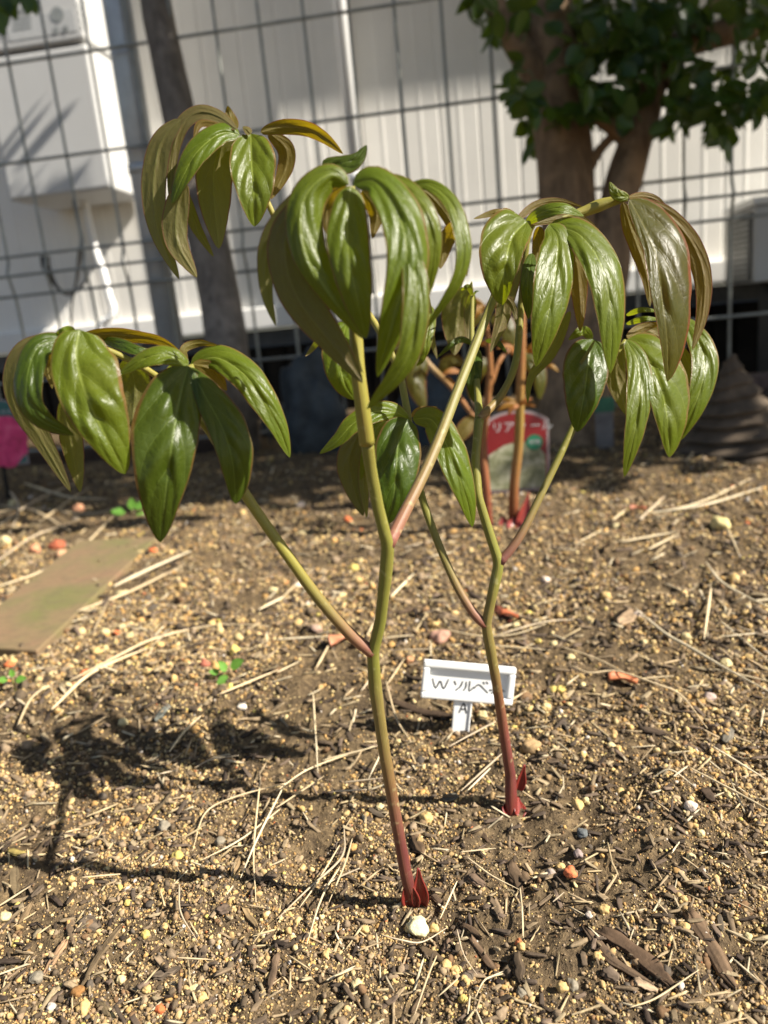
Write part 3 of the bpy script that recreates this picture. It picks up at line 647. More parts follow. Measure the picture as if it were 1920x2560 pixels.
# right leaf (cluster C + F)
LEAN[0] = 0.0
C = stalk(p1, ZS, [(970, 1365, .2873), (1005, 1295, .293), (1080, 1140, .307), (1150, 960, .324), (1225, 770, .342), (1310, 560, .350)], [0.0024, 0.0022, 0.0022, 0.0021, 0.0019, 0.0014], [PNK, (0.21, .15, .06), (.19, .175, .05), (.19, .18, .05), GREEN, GREEN],
          extra=[(Z5, [(560, 250, .35), (700, 230, .356), (850, 192, .358), (960, 150, .357), (1095, 112, .354)], [0.0013, 0.0014, 0.0020, 0.0030, 0.0016], [GREEN, GREEN, YEL, GREEN])])
leaflet(C, Z5, [(575, 235), (500, 320), (462, 470), (447, 670)], 158, 85, .336, mat=LF, dl=-.1, dr=-.5, p=.56, q=.6)
leaflet(C, Z5, [(690, 248), (735, 340), (715, 560), (672, 780), (622, 990)], 108, 96, .338, mat=LF, dl=-.25, dr=.5)
leaflet(C, Z5, [(690, 258), (840, 300), (950, 440), (1000, 620), (1012, 820), (1008, 1025)], 95, 95, .341, mat=LF, dl=-.3, dr=.7)
leaflet(C, Z5, [(600, 248), (740, 222), (860, 222), (950, 280)], 22, 22, .350, up=False, mat=LB)
leaflet(C, Z5, [(570, 245), (650, 190), (760, 165), (872, 208)], 40, 34, .353, mat=LF, dl=-.4, dr=.8)
leaflet(C, Z5, [(512, 236), (620, 152), (740, 130), (870, 162)], 22, 22, .362, up=False, mat=LB)
leaflet(C, Z5, [(540, 236), (430, 190), (298, 222)], 22, 22, .365, up=False, mat=LB)
leaflet(C, Z5, [(500, 220), (455, 185), (410, 180)], 14, 20, .362, up=False, mat=LB)
leaflet(C, Z5, [(780, 300), (835, 470), (850, 650), (852, 810)], 52, 48, .360, up=False, mat=LB)
leaflet(C, Z5, [(640, 260), (635, 360), (615, 480)], 34, 34, .358, up=False, mat=LB)
leaflet(C, Z5, [(600, 400), (580, 560), (583, 745)], 42, 42, .362, mat=LD)
leaflet(C, Z5, [(540, 380), (470, 620), (440, 760), (385, 915)], 48, 50, .372, up=False)
leaflet(C, Z5, [(440, 600), (500, 670), (522, 775)], 16, 18, .37, up=False)
leaflet(C, Z5, [(800, 700), (705, 910), (600, 1040), (577, 1180)], 32, 30, .365, up=False)
leaflet(C, Z5, [(1104, 112), (1040, 92), (1003, 30)], 30, 34, .353, mat=LF, arc=-3)
leaflet(C, Z5, [(1105, 122), (1175, 250), (1240, 400), (1272, 620), (1300, 850), (1303, 1068)], 58, 172, .343, mat=M['leaf_bronze'], dl=-.3, dr=.55, arc=-14)
leaflet(C, Z5, [(1110, 128), (1285, 190), (1425, 340), (1492, 520), (1487, 720), (1433, 905)], 64, 50, .357, up=False, mat=LB)
leaflet(C, Z5, [(1072, 135), (1108, 260), (1160, 400), (1200, 540), (1213, 680)], 44, 46, .352, up=False, mat=LB)
leaflet(C, Z5, [(1100, 112), (1185, 106), (1255, 128), (1304, 174)], 18, 24, .365, up=False, mat=LB)

# --- second shoot
p2 = empty('peony_plant', b2); tag(p2, 'young peony shoot standing beside the white plant label, two forks up its stem', 'peony', 'young peony shoots')
m1 = (1215, 1562, .372); m2 = (1248, 1408, .366)
mb = MB()
tube(mb, [b2, P(1276, 1940, .410), P(1258, 1820, .398), P(1240, 1700, .384), P(*m1), P(1231, 1485, .368), P(*m2), P(1222, 1330, .364), P(1195, 1240, .362), P(1188, 1150, .364), P(1198, 1048, .366)],
     [0.00335, 0.00316, 0.00288, 0.00270, 0.00260, 0.00251, 0.00242, 0.00242, 0.00260, 0.00242, 0.00233, 0.00260, 0.00233, 0.00223, 0.00214, 0.00214, 0.00214, 0.00233], 130, 18, cols=[DRED, RED, (0.18, .055, .042), (0.20, .09, .045), OLV, OLV, GREEN, GREEN, GREEN, GREEN], rough=0.05, lin=True)
tube(mb, [P(1198, 1048, .366), P(1193, 970, .38), P(1180, 850, .40), P(1181, 740, .415)], [0.0020, 0.0016, 0.0014, 0.0010], 30, 12, cols=[GREEN, GREEN, GREEN, GREEN], rough=0.05)
stem2 = mb.build('stem', M['stem'], p2)
scale_leaf(p2, P(1296, 1975, .413), P(1312, 1914, .408), 0.0022, 0.2); scale_leaf(p2, G(1296, 2040, -0.002), P(1296, 1992, .418), 0.0032, 0.0); scale_leaf(p2, G(1272, 2040, -0.002), P(1268, 1998, .416), 0.0032, 0.0)
T = stalk(p2, ZS, [m1, (1185, 1535, .372), (1130, 1440, .374), (1060, 1260, .376), (1030, 1120, .375), (1015, 1010, .374), (985, 900, .376), (900, 760, .385), (760, 660, .392), (680, 530, .388), (605, 338, .378)],
          [0.0023, 0.0020, 0.0019, 0.0019, 0.0018, 0.0018, 0.0017, 0.0016, 0.0016, 0.0014, 0.0012], [PNK, OLV, GREEN, GREEN, GREEN, YEL, YEL, YEL, YEL, GREEN], n=70,
          extra=[(ZS, [(1022, 1050, .374), (1020, 1046, .37), (1024, 1046, .366)], [0.0012, 0.001], [GREEN, GREEN])])
leaflet(T, Z3, [(888, 287), (745, 278), (575, 410), (470, 590), (384, 798)], 95, 92, .376, mat=LF, dl=.6, dr=-.3, arc=-9)
leaflet(T, Z3, [(968, 278), (972, 480), (990, 700), (996, 968)], 162, 182, .379, arc=-8, mat=LF, dl=-.45, dr=-.1, p=.60, q=.65)
leaflet(T, Z3, [(1040, 270), (1200, 235), (1380, 248), (1520, 320), (1652, 430)], 55, 66, .376, up=False, mat=LB, dl=.8, dr=-.8)
leaflet(T, Z3, [(1100, 270), (1225, 390), (1222, 540), (1120, 765)], 66, 66, .392, up=False, mat=LB)
leaflet(T, Z3, [(866, 248), (730, 150), (590, 118), (475, 190), (410, 330), (380, 520), (366, 770)], 55, 62, .374, up=False, dl=.3, dr=-.2, mat=LD)
leaflet(T, Z3, [(450, 170), (310, 330), (255, 560), (250, 800), (300, 1050), (438, 1358)], 92, 100, .374, up=False, dl=.5, dr=-.2)
leaflet(T, Z3, [(480, 640), (430, 800), (412, 960), (440, 1120), (571, 1345)], 102, 92, .369, up=False, dl=.1, dr=.1)
leaflet(T, Z3, [(450, 640), (510, 830), (570, 980), (694, 1192)], 48, 45, .390, up=False)
leaflet(T, Z3, [(850, 285), (735, 390), (695, 560), (700, 800), (732, 1134)], 138, 145, .380, up=False, dl=.1, dr=.1)
leaflet(T, Z3, [(862, 246), (815, 150), (798, 72)], 42, 40, .388, up=False, mat=LB)
leaflet(T, Z3, [(850, 262), (700, 196), (590, 205), (545, 320)], 36, 44, .402, up=False, mat=LB)
leaflet(T, Z3, [(968, 282), (940, 250), (908, 228)], 28, 28, .376, up=False, mat=LB, arc=0)
leaflet(T, Z7, [(872, 290), (725, 225), (560, 240), (400, 335), (285, 460), (128, 580)], 88, 88, .366, mat=LF, dl=.7, dr=-.3)
leaflet(T, Z7, [(872, 292), (790, 450), (765, 700), (740, 950), (680, 1170)], 188, 200, .356, mat=LD, dl=.1, dr=.35, p=.66)
leaflet(T, Z7, [(900, 290), (1060, 300), (1180, 500), (1265, 720), (1345, 950), (1398, 1188)], 122, 140, .364, mat=LF, dl=-.3, dr=.6)
leaflet(T, Z7, [(885, 275), (960, 212), (1105, 192)], 22, 24, .382, up=False, mat=LB)
leaflet(T, Z7, [(470, 380), (375, 620), (405, 830), (492, 1095)], 105, 100, .390, up=False, mat=LD)
leaflet(T, Z7, [(540, 460), (495, 760), (520, 1112)], 48, 50, .386, up=False)
leaflet(T, Z7, [(880, 290), (640, 330), (520, 560), (470, 800)], 60, 70, .392, mat=LF)
E = stalk(p2, ZS, [m2, (1300, 1340, .366), (1370, 1200, .370), (1436, 1062, .374), (1480, 960, .380), (1565, 852, .382)], [0.0023, 0.0019, 0.0018, 0.0018, 0.0016, 0.0013], [(0.2, .07, .07), OLV, GREEN, GREEN, GREEN])
leaflet(E, Z5, [(915, 845), (892, 980), (872, 1130), (835, 1328)], 128, 110, .371, mat=LD, dl=-.2, dr=.3, p=.62, q=.65)
leaflet(E, Z5, [(1090, 850), (1148, 960), (1160, 1120), (1132, 1330), (1080, 1562)], 68, 66, .369, mat=LF, dl=-.2, dr=.3)
leaflet(E, Z5, [(1095, 848), (1200, 950), (1265, 1080), (1302, 1260), (1313, 1460)], 82, 148, .373, mat=LF, dl=-.3, dr=.6)
leaflet(E, Z5, [(1090, 838), (1180, 785), (1275, 765)], 26, 26, .383, up=False, mat=LB)
leaflet(E, Z5, [(1090, 768), (1180, 742), (1275, 742)], 16, 16, .386, mat=LF)
leaflet(E, Z5, [(1090, 722), (1170, 694), (1262, 702)], 15, 15, .39, mat=LF)
leaflet(E, Z5, [(1390, 740), (1480, 890), (1492, 1030), (1442, 1200), (1368, 1374)], 66, 74, .388, mat=LF, dl=-.2, dr=.3)
leaflet(E, Z5, [(1370, 880), (1425, 1010), (1470, 1110), (1440, 1204)], 46, 36, .381, up=False)
leaflet(E, Z5, [(1170, 790), (1245, 830), (1300, 930)], 52, 56, .395, up=False)
leaflet(E, Z5, [(1060, 860), (1035, 1020), (1092, 1240)], 62, 56, .395, up=False)
leaflet(E, Z5, [(915, 845), (865, 800), (790, 850)], 26, 30, .386, mat=LF)
leaflet(E, Z5, [(928, 850), (862, 960), (764, 1078)], 9, 9, .362, up=False, arc=-2)
tipstalk = stalk(p2, ZS, [(1198, 1048, .366), (1255, 985, .374), (1290, 900, .378), (1303, 760, .38), (1318, 600, .372), (1345, 540, .366)], [0.0022, 0.0018, 0.0018, 0.0017, 0.0014], [(0.22, .13, .05), GREEN, GREEN, GREEN])
leaflet(stem2, ZR, [(705, 175), (605, 340), (580, 560), (565, 865)], 160, 160, .425, up=False)
leaflet(stem2, ZR, [(748, 215), (722, 420), (700, 720)], 60, 66, .418, up=False)
leaflet(stem2, ZR, [(765, 752), (610, 705), (382, 888)], 34, 34, .400, mat=LD)
leaflet(stem2, ZR, [(885, 712), (1005, 728), (1105, 838)], 32, 34, .400, mat=LD)
leaflet(stem2, ZR, [(800, 790), (770, 1000), (772, 1355)], 110, 84, .396, mat=LD)
leaflet(stem2, ZR, [(748, 235), (705, 150), (632, 192)], 28, 30, .416, mat=LF)
leaflet(stem2, ZR, [(745, 240), (735, 160), (745, 95)], 24, 20, .43, up=False)
leaflet(stem2, ZR, [(760, 245), (785, 205), (822, 198)], 12, 12, .416, mat=LD)
leaflet(stem2, ZR, [(280, 240), (300, 560), (386, 905)], 50, 46, .42, up=False)
leaflet(stem2, ZR, [(255, 330), (310, 470), (240, 860), (170, 980)], 60, 70, .43, mat=LF)

# --- third shoot behind
b3 = G(1285, 1322, -0.004)
p3 = empty('peony_plant', b3); tag(p3, 'reddish young peony shoots with orange leaves in front of the red plant tag', 'peony', 'young peony shoots')
z3 = gz(1285, 1322)
mb = MB()
ORG = (0.27, 0.12, 0.04)
tube(mb, [b3, P(1284, 1230, z3 - .01), P(1296, 1110, z3 - .03), P(1300, 1010, z3 - .05), P(1305, 850, z3 - .07), P(1308, 740, z3 - .08)], [0.0068, 0.0056, 0.0054, 0.005, 0.0045, 0.003], 40, 14, cols=[DRED, ORG, (0.3, .2, .05), ORG, ORG], rough=.06)
mb.build('stem', M['stem'], p3)
mb = MB()
tube(mb, [G(1222, 1330, -.004), P(1216, 1220, z3 - .01), P(1208, 1100, z3 - .02), P(1225, 930, z3 - .04), P(1212, 780, z3 - .06)], [0.0055, 0.0046, 0.0042, 0.004, 0.002], 40, 14, cols=[DRED, (0.26, .09, .04), ORG, ORG, ORG], rough=.06)
tube(mb, [P(1190, 1050, z3), P(1130, 970, z3 + .02), P(1080, 920, z3 + .04), P(1050, 885, z3 + .05)], [0.003, 0.0032, 0.0036, 0.004], 20, 10, cols=[ORG, ORG, (0.3, .2, .08), (0.4, .3, .2)])
tube(mb, [P(1228, 960, z3 - .03), P(1250, 900, z3 - .03), P(1290, 860, z3 - .02)], [0.003, 0.0028, 0.002], 14, 10, cols=[ORG, ORG])
mb.build('stem', M['stem'], p3)
scale_leaf(p3, G(1262, 1328, -.002), P(1256, 1290, z3), 0.009, .2); scale_leaf(p3, G(1300, 1326, -.002), P(1322, 1230, z3), 0.0075, -.3); scale_leaf(p3, G(1284, 1332, -.002), P(1285, 1290, z3), 0.009, 0)
rr = random.Random(5)
for (x, y, n, sz) in ((1298, 1015, 8, 40), (1315, 880, 5, 36), (1150, 930, 5, 34), (1285, 870, 4, 30), (1365, 915, 3, 30), (1212, 770, 6, 46), (1135, 960, 3, 24), (1200, 860, 3, 26)):
    for i in range(n):
        a = rr.uniform(-0.7, 3.8); L = sz * rr.uniform(0.7, 1.25); dx, dy = math.cos(a) * L * 1.3, math.sin(a) * L * 0.7 - 4
        leaflet(p3, ZS, [(x, y), (x + dx * .5, y + dy * .5 - L * .18), (x + dx, y + dy)], L * .16, L * .16, z3 - .05 + rr.uniform(-.03, .03), up=rr.random() < .5, mat=M['shoot'], nu=7, nvn=12, arc=-4)

for pts, w in (([(1060, 890), (1040, 950), (1062, 1030)], 26), ([(1190, 1040), (1160, 1075), (1128, 1120)], 20), ([(1212, 790), (1170, 800), (1140, 860)], 24), ([(1225, 800), (1262, 810), (1282, 880)], 24),
               ([(1308, 745), (1345, 770), (1362, 850)], 26), ([(1100, 930), (1130, 900), (1168, 915)], 18), ([(1300, 880), (1345, 930), (1350, 1000)], 22), ([(1225, 900), (1190, 930), (1175, 1000)], 22)):
    leaflet(p3, ZS, pts, w, w, z3 - .03, up=random.random() < .6, mat=M['leaf_bronze'], nu=11, nvn=20, arc=-6)

# ------------------------------------------------------------------ plant labels and tags
def frame_at(x, y, z, xr, lean=0.0):
    """local axes of a board facing roughly the camera: xr = second pixel along its top edge"""
    o = P(x, y, z); X = (P(*xr, z) - o).normalized(); up = Vector((0, math.sin(lean), math.cos(lean))); up = (up - X * up.dot(X)).normalized()
    return o, X, up, X.cross(up).normalized()          # last one points to the camera side
zb = gz(1168, 1824) - 0.004
o, X, Y, Nn = frame_at(1060, 1648, zb, (1290, 1668.5), 0.12)
k = zb / FPX; wS = 231 * k; hS = 97 * k
lab = empty('plant_label', G(1168, 1830)); tag(lab, 'white plastic plant label with handwriting, stuck in the soil', 'plant label')
mb = MB(); box(mb, o + X * .0012 - Y * (hS - .0012) - Nn * .0012, X * (wS - .0024), Y * (hS - .0024), Nn * .0012)
mb.build('plate', M['plastic_white'], lab, smooth=False)
mb = MB(); rw = 0.0042; rd = 0.0030
def rimbox(a, b, c, d): box(mb, o + X * a - Y * d - Nn * .0017, X * (b - a), Y * (d - c), Nn * (.0017 + rd))
rimbox(0, wS, 0, rw); rimbox(0, wS, hS - rw, hS); rimbox(0, rw, rw + 1e-5, hS - rw - 1e-5); rimbox(wS - rw, wS, rw + 1e-5, hS - rw - 1e-5)
bevel(mb.build('rim', M['plastic_white'], lab, smooth=False), 0.0010, 3)
mb = MB(); c0 = o + X * (wS * .47) - Y * (hS - .0005)
sw = 24 * k
vv = [c0 - X * sw, c0 + X * sw, c0 + X * sw * .9 - Y * (95 * k), c0 - X * 0 - Y * (140 * k), c0 - X * sw * .9 - Y * (95 * k)]
mb.add([q - Nn * .001 for q in vv] + [q + Nn * .001 for q in vv], [(4, 3, 2, 1, 0), (5, 6, 7, 8, 9)] + [(i, (i + 1) % 5, 5 + (i + 1) % 5, 5 + i) for i in range(5)])
box(mb, c0 + X * (sw * .72) - Y * (92 * k) + Nn * .0009, X * (sw * .2), Y * (90 * k), Nn * .0012)
bevel(mb.build('stake', M['plastic_white'], lab, smooth=False), 0.0006, 2)
glyph = {'W': [[(0, 1), (.25, 0), (.5, .85), (.75, 0), (1, 1.05)]], 'ソ': [[(.05, .95), (.28, .6)], [(1, 1), (.8, .45), (.3, -.05)]], 'ル': [[(.22, .9), (.22, .4), (0, 0)], [(.6, 1), (.6, .05), (1.05, .45)]],
         'ベ': [[(0, .35), (.35, .75), (1.05, .0)], [(.62, 1.05), (.74, .88)], [(.86, 1.1), (.98, .92)]], 'ッ': [[(.1, .6), (.2, .4)], [(.4, .65), (.48, .45)], [(.85, .6), (.7, .2), (.4, 0)]],
         'ト': [[(.3, 1), (.3, 0)], [(.3, .6), (.85, .38)]], 'A': [[(0, 0), (.5, 1), (1, 0)], [(.2, .38), (.82, .38)]]}
mb = MB()
def write(ch, px, py, w, h, sw=0.00042, rot=0.09, off=.0002):
    for st in glyph[ch]:
        pts = crom([o + X * ((px + a * w) * k) - Y * ((py - b * h + 0.0 * a) * k) + Nn * off for a, b in st], 12)
        for i in range(11):
            d = (pts[i + 1] - pts[i]); n = d.normalized().cross(Nn) * sw
            e = d.normalized() * sw * .5
            mb.add([pts[i] - n - e, pts[i] + n - e, pts[i + 1] + n + e, pts[i + 1] - n + e], [(0, 1, 2, 3)])
base = 72
for ch, px, w, h in (('W', 26, 40, 24), ('ソ', 80, 22, 24), ('ル', 106, 24, 26), ('ベ', 132, 34, 26), ('ッ', 170, 15, 16), ('ト', 193, 18, 22)): write(ch, px, base + px * .005, w, h)
write('A', 101, 128, 18, 24, off=.0012)
mb.build('handwriting', M['ink'], lab, smooth=False)

def text_mesh(name, body, size, mat, parent, o, X, Y, Nn):
    cu = bpy.data.curves.new(name, 'FONT'); cu.body = body; cu.size = size; cu.align_x = 'CENTER'; cu.resolution_u = 2
    t = bpy.data.objects.new('tmp', cu); COL.objects.link(t); dg = bpy.context.evaluated_depsgraph_get(); me = bpy.data.meshes.new_from_object(t.evaluated_get(dg))
    v = [o + X * q.co.x + Y * q.co.y for q in me.vertices]; f = [tuple(p.vertices) for p in me.polygons]
    bpy.data.objects.remove(t); bpy.data.curves.remove(cu)
    if f: mk(name, v, f, mat, parent, smooth=False)
def arch(w, h, rise, n=14, ins=0.0):
    pts = [(-w / 2 + ins, ins), (w / 2 - ins, ins)]
    for i in range(n + 1):
        t = i / n; x = (w / 2 - ins) * (1 - 2 * t); pts.append((x, h - ins - rise * abs(1 - 2 * t) ** 2.4))
    return pts
def slab(mb, o, X, Y, Nn, pts, th, base=0.0, mi=0):
    n = len(pts); a = [o + X * p[0] + Y * p[1] + Nn * base for p in pts]; b = [q + Nn * th for q in a]
    mb.add(a + b, [tuple(range(n))[::-1], tuple(range(n, 2 * n))] + [(i, (i + 1) % n, n + (i + 1) % n, n + i) for i in range(n)], mi=mi)
# red tag
zr = gz(1296, 1228) - .01; kk = zr / FPX
o2, X2, Y2, N2 = frame_at(1296, 1228, zr, (1396, 1222), 0.10)
tg = empty('plant_tag', o2); tag(tg, 'red arched plant tag with white lettering above a white flower picture', 'plant tag')
w2, h2 = 160 * kk, 200 * kk
mb = MB(); slab(mb, o2, X2, Y2, N2, arch(w2, h2, .014), .001); mb.build('panel', M['tag_edge'], tg, smooth=False)
mb = MB(); slab(mb, o2, X2, Y2, N2, arch(w2, h2, .014, ins=.0035), .0004, .0012); mb.build('print_red', M['tag_red'], tg, smooth=False)
mb = MB(); hp_ = h2 * .60
pts = [(-w2 / 2 + .005, .004), (w2 / 2 - .006, .004), (w2 / 2 - .006, hp_ * .72), (w2 * .36, hp_ * .86), (w2 * .2, hp_ * 1.0), (0, hp_ * 1.03), (-w2 * .2, hp_ * .97), (-w2 / 2 + .005, hp_ * .78)]
slab(mb, o2, X2, Y2, N2, pts, .0004, .0018); mb.build('flower_picture', M['tag_flower'], tg, smooth=False)
mb = MB(); n = 18
slab(mb, o2 + X2 * (w2 * .27) + Y2 * (h2 * .60), X2, Y2, N2, [(w2 * .13 * math.cos(6.283 * i / n), w2 * .12 * math.sin(6.283 * i / n)) for i in range(n)], .0004, .0024); mb.build('badge', M['tag_green'], tg, smooth=False)
text_mesh('lettering', 'イリアン ール', .0165, M['tag_white'], tg, o2 + Y2 * (h2 * .755) + N2 * .0018, X2, Y2, N2)
text_mesh('badge_text', '新種', .0075, M['tag_white'], tg, o2 + X2 * (w2 * .27) + Y2 * (h2 * .58) + N2 * .0030, X2, Y2, N2)
mb = MB(); box(mb, o2 - X2 * .006 - Y2 * .04 - N2 * .0012, X2 * .012, Y2 * .06, N2 * .001); mb.build('stake', M['tag_edge'], tg, smooth=False)
# teal and pink tag at the left edge
zt_ = 1.45; kk = zt_ / FPX
o3, X3, Y3, N3 = frame_at(8, 1165, zt_, (108, 1156), 0.1)
tg = empty('plant_tag', o3); tag(tg, 'teal plant tag with a bright pink flower picture at the left edge', 'plant tag')
w3, h3 = 132 * kk, 165 * kk
mb = MB(); slab(mb, o3, X3, Y3, N3, arch(w3, h3, .016), .001); mb.build('panel', M['tag_edge'], tg, smooth=False)
mb = MB(); slab(mb, o3, X3, Y3, N3, arch(w3, h3, .016, ins=.003), .0004, .0012); mb.build('print_teal', M['tag_teal'], tg, smooth=False)
mb = MB(); n = 26; slab(mb, o3 + Y3 * (h3 * .37) + X3 * (w3 * .05), X3, Y3, N3, [(w3 * (.50 + .03 * math.sin(i * 2.4)) * math.cos(6.283 * i / n), h3 * (.40 + .03 * math.sin(i * 1.9)) * math.sin(6.283 * i / n)) for i in range(n)], .0004, .0018); mb.build('flower_picture', M['tag_pink'], tg, smooth=False)
mb = MB()
for i in range(6): box(mb, o3 + X3 * (-.03 + i * .011) + Y3 * (h3 * .78) + N3 * .0018, X3 * .007, Y3 * .006, N3 * .0003)
mb.build('lettering', M['sticker_ink'], tg, smooth=False)
mb = MB(); box(mb, o3 - X3 * .004 - Y3 * (o3.z + .02) - N3 * .0012, X3 * .008, Y3 * (o3.z + .04), N3 * .001); mb.build('stake', M['foundation'], tg, smooth=False)
# small green and white tag
zt_ = 1.38; kk = zt_ / FPX
o4, X4, Y4, N4 = frame_at(1512, 1118, zt_, (1612, 1110), 0.05)
tg = empty('plant_tag', o4); tag(tg, 'small white plant tag with a green top, leaning in the shade by the tree foot', 'plant tag')
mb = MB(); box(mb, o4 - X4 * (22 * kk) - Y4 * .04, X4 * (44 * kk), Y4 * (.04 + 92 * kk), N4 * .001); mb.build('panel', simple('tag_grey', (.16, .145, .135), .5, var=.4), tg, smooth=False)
mb = MB(); box(mb, o4 - X4 * (26 * kk) + Y4 * (88 * kk) + N4 * .0012, X4 * (52 * kk), Y4 * (36 * kk), N4 * .0008); mb.build('green_top', M['tag_green'], tg, smooth=False)

# ------------------------------------------------------------------ stones and other things at the back
def rock(name, c, rad, mat, label, cat, seed, sub=4, amp=.35, group=None, kind=None):
    import bmesh
    bm = bmesh.new(); bmesh.ops.create_icosphere(bm, subdivisions=sub, radius=1)
    v = []
    for q in bm.verts:
        d = q.co.normalized(); r = 1 + amp * mnoise.noise(d * 1.3 + Vector((seed, 0, 0))) + amp * .45 * mnoise.noise(d * 3.1 + Vector((0, seed, 0))) + amp * .18 * mnoise.noise(d * 8 + Vector((0, 0, seed)))
        v.append(Vector((d.x * rad[0], d.y * rad[1], d.z * rad[2])) * r + Vector(c))
    f = [tuple(w.index for w in q.verts) for q in bm.faces]; bm.free()
    o = mk(name, v, f, mat, loc=c); tag(o, label, cat, group, kind); return o
g1 = G(795, 1130); rock('garden_rock', (g1.x, g1.y + .02, .085), (.065, .06, .13), M['rock'], 'tall dark grey rock standing in the shade behind the front peony leaves', 'rock', 3)
g1 = G(1085, 1112); rock('garden_rock', (g1.x, g1.y + .05, .06), (.075, .06, .10), M['rock'], 'dark grey rock half hidden behind the reddish peony shoots', 'rock', 8)
g1 = G(690, 1105); rock('garden_rock', (g1.x, g1.y + .12, .03), (.05, .05, .05), M['rock'], 'low dark stone between the leaning tree foot and the tall rock', 'rock', 12)
# cone of layered stone
gc = G(1850, 1125); mb = MB(); n = 40; prof = []
Hc = 0.158
for i in range(61):
    t = i / 60; r = 0.010 + 0.088 * (1 - t) ** 1.15; st = (t * 8.0) % 1.0
    prof.append((r * (1 + 0.24 * (0.5 - st)), Hc * t))
prof.append((0.004, Hc + .004))
v = []
for i, (r, h) in enumerate(prof):
    for j in range(n):
        a = 6.283 * j / n; nzv = mnoise.noise(Vector((math.cos(a) * 2, math.sin(a) * 2, h * 30)))
        v.append(gc + Vector((r * (1 + .16 * nzv) * math.cos(a) - h * .12, r * (1 + .16 * nzv) * math.sin(a), h - .012 + .006 * math.cos(a + .5))))
f = [(i * n + j, i * n + (j + 1) % n, (i + 1) * n + (j + 1) % n, (i + 1) * n + j) for i in range(len(prof) - 1) for j in range(n)] + [tuple(range((len(prof) - 1) * n, len(prof) * n))]
tag(mk('cone_ornament', v, f, M['cone'], loc=gc), 'brown layered cone-shaped stone ornament in the shade at the right', 'ornament')
# edging board lying along the foundation
mb = MB(); box(mb, wpt(-1.6, 1.72, -.01), WX * 1.3, -WN * .03, Vector((0, 0, .035)), c=(.05, .03, .02, 1))
tag(bevel(mb.build('edging_board', M['chip'], smooth=False, loc=wpt(-1.6, 1.72, 0)), .004), 'dark wooden edging board lying along the fence on the left', 'board')
mb = MB(); box(mb, wpt(.72, 1.55, .06), WX * .9, -WN * .04, Vector((0, 0, .03)), c=(.10, .07, .06, 1)); box(mb, wpt(.74, 1.552, -.02), WX * .05, -WN * .035, Vector((0, 0, .079)), c=(.06, .045, .035, 1)); box(mb, wpt(1.45, 1.552, -.02), WX * .05, -WN * .035, Vector((0, 0, .079)), c=(.06, .045, .035, 1))
tag(bevel(mb.build('low_rail', M['chip'], smooth=False, loc=wpt(.72, 1.55, 0)), .004), 'low weathered wooden rail behind the cone ornament', 'rail')
# paving tile
tc = [G(202, 1366), G(397, 1358), G(97, 1650), G(-120, 1632)]
mb = MB(); nn = len(tc)
mb.add([Vector((q.x, q.y, -.006)) for q in tc] + [Vector((q.x, q.y, .009)) for q in tc], [(0, 1, 2, 3), (7, 6, 5, 4), (0, 4, 5, 1), (1, 5, 6, 2), (2, 6, 7, 3), (3, 7, 4, 0)])
tag(bevel(mb.build('paving_tile', M['tile'], smooth=False, loc=(tc[0] + tc[2]) / 2), .0018, 3), 'flat brown mossy paving tile lying on the soil at the left edge', 'paving tile')

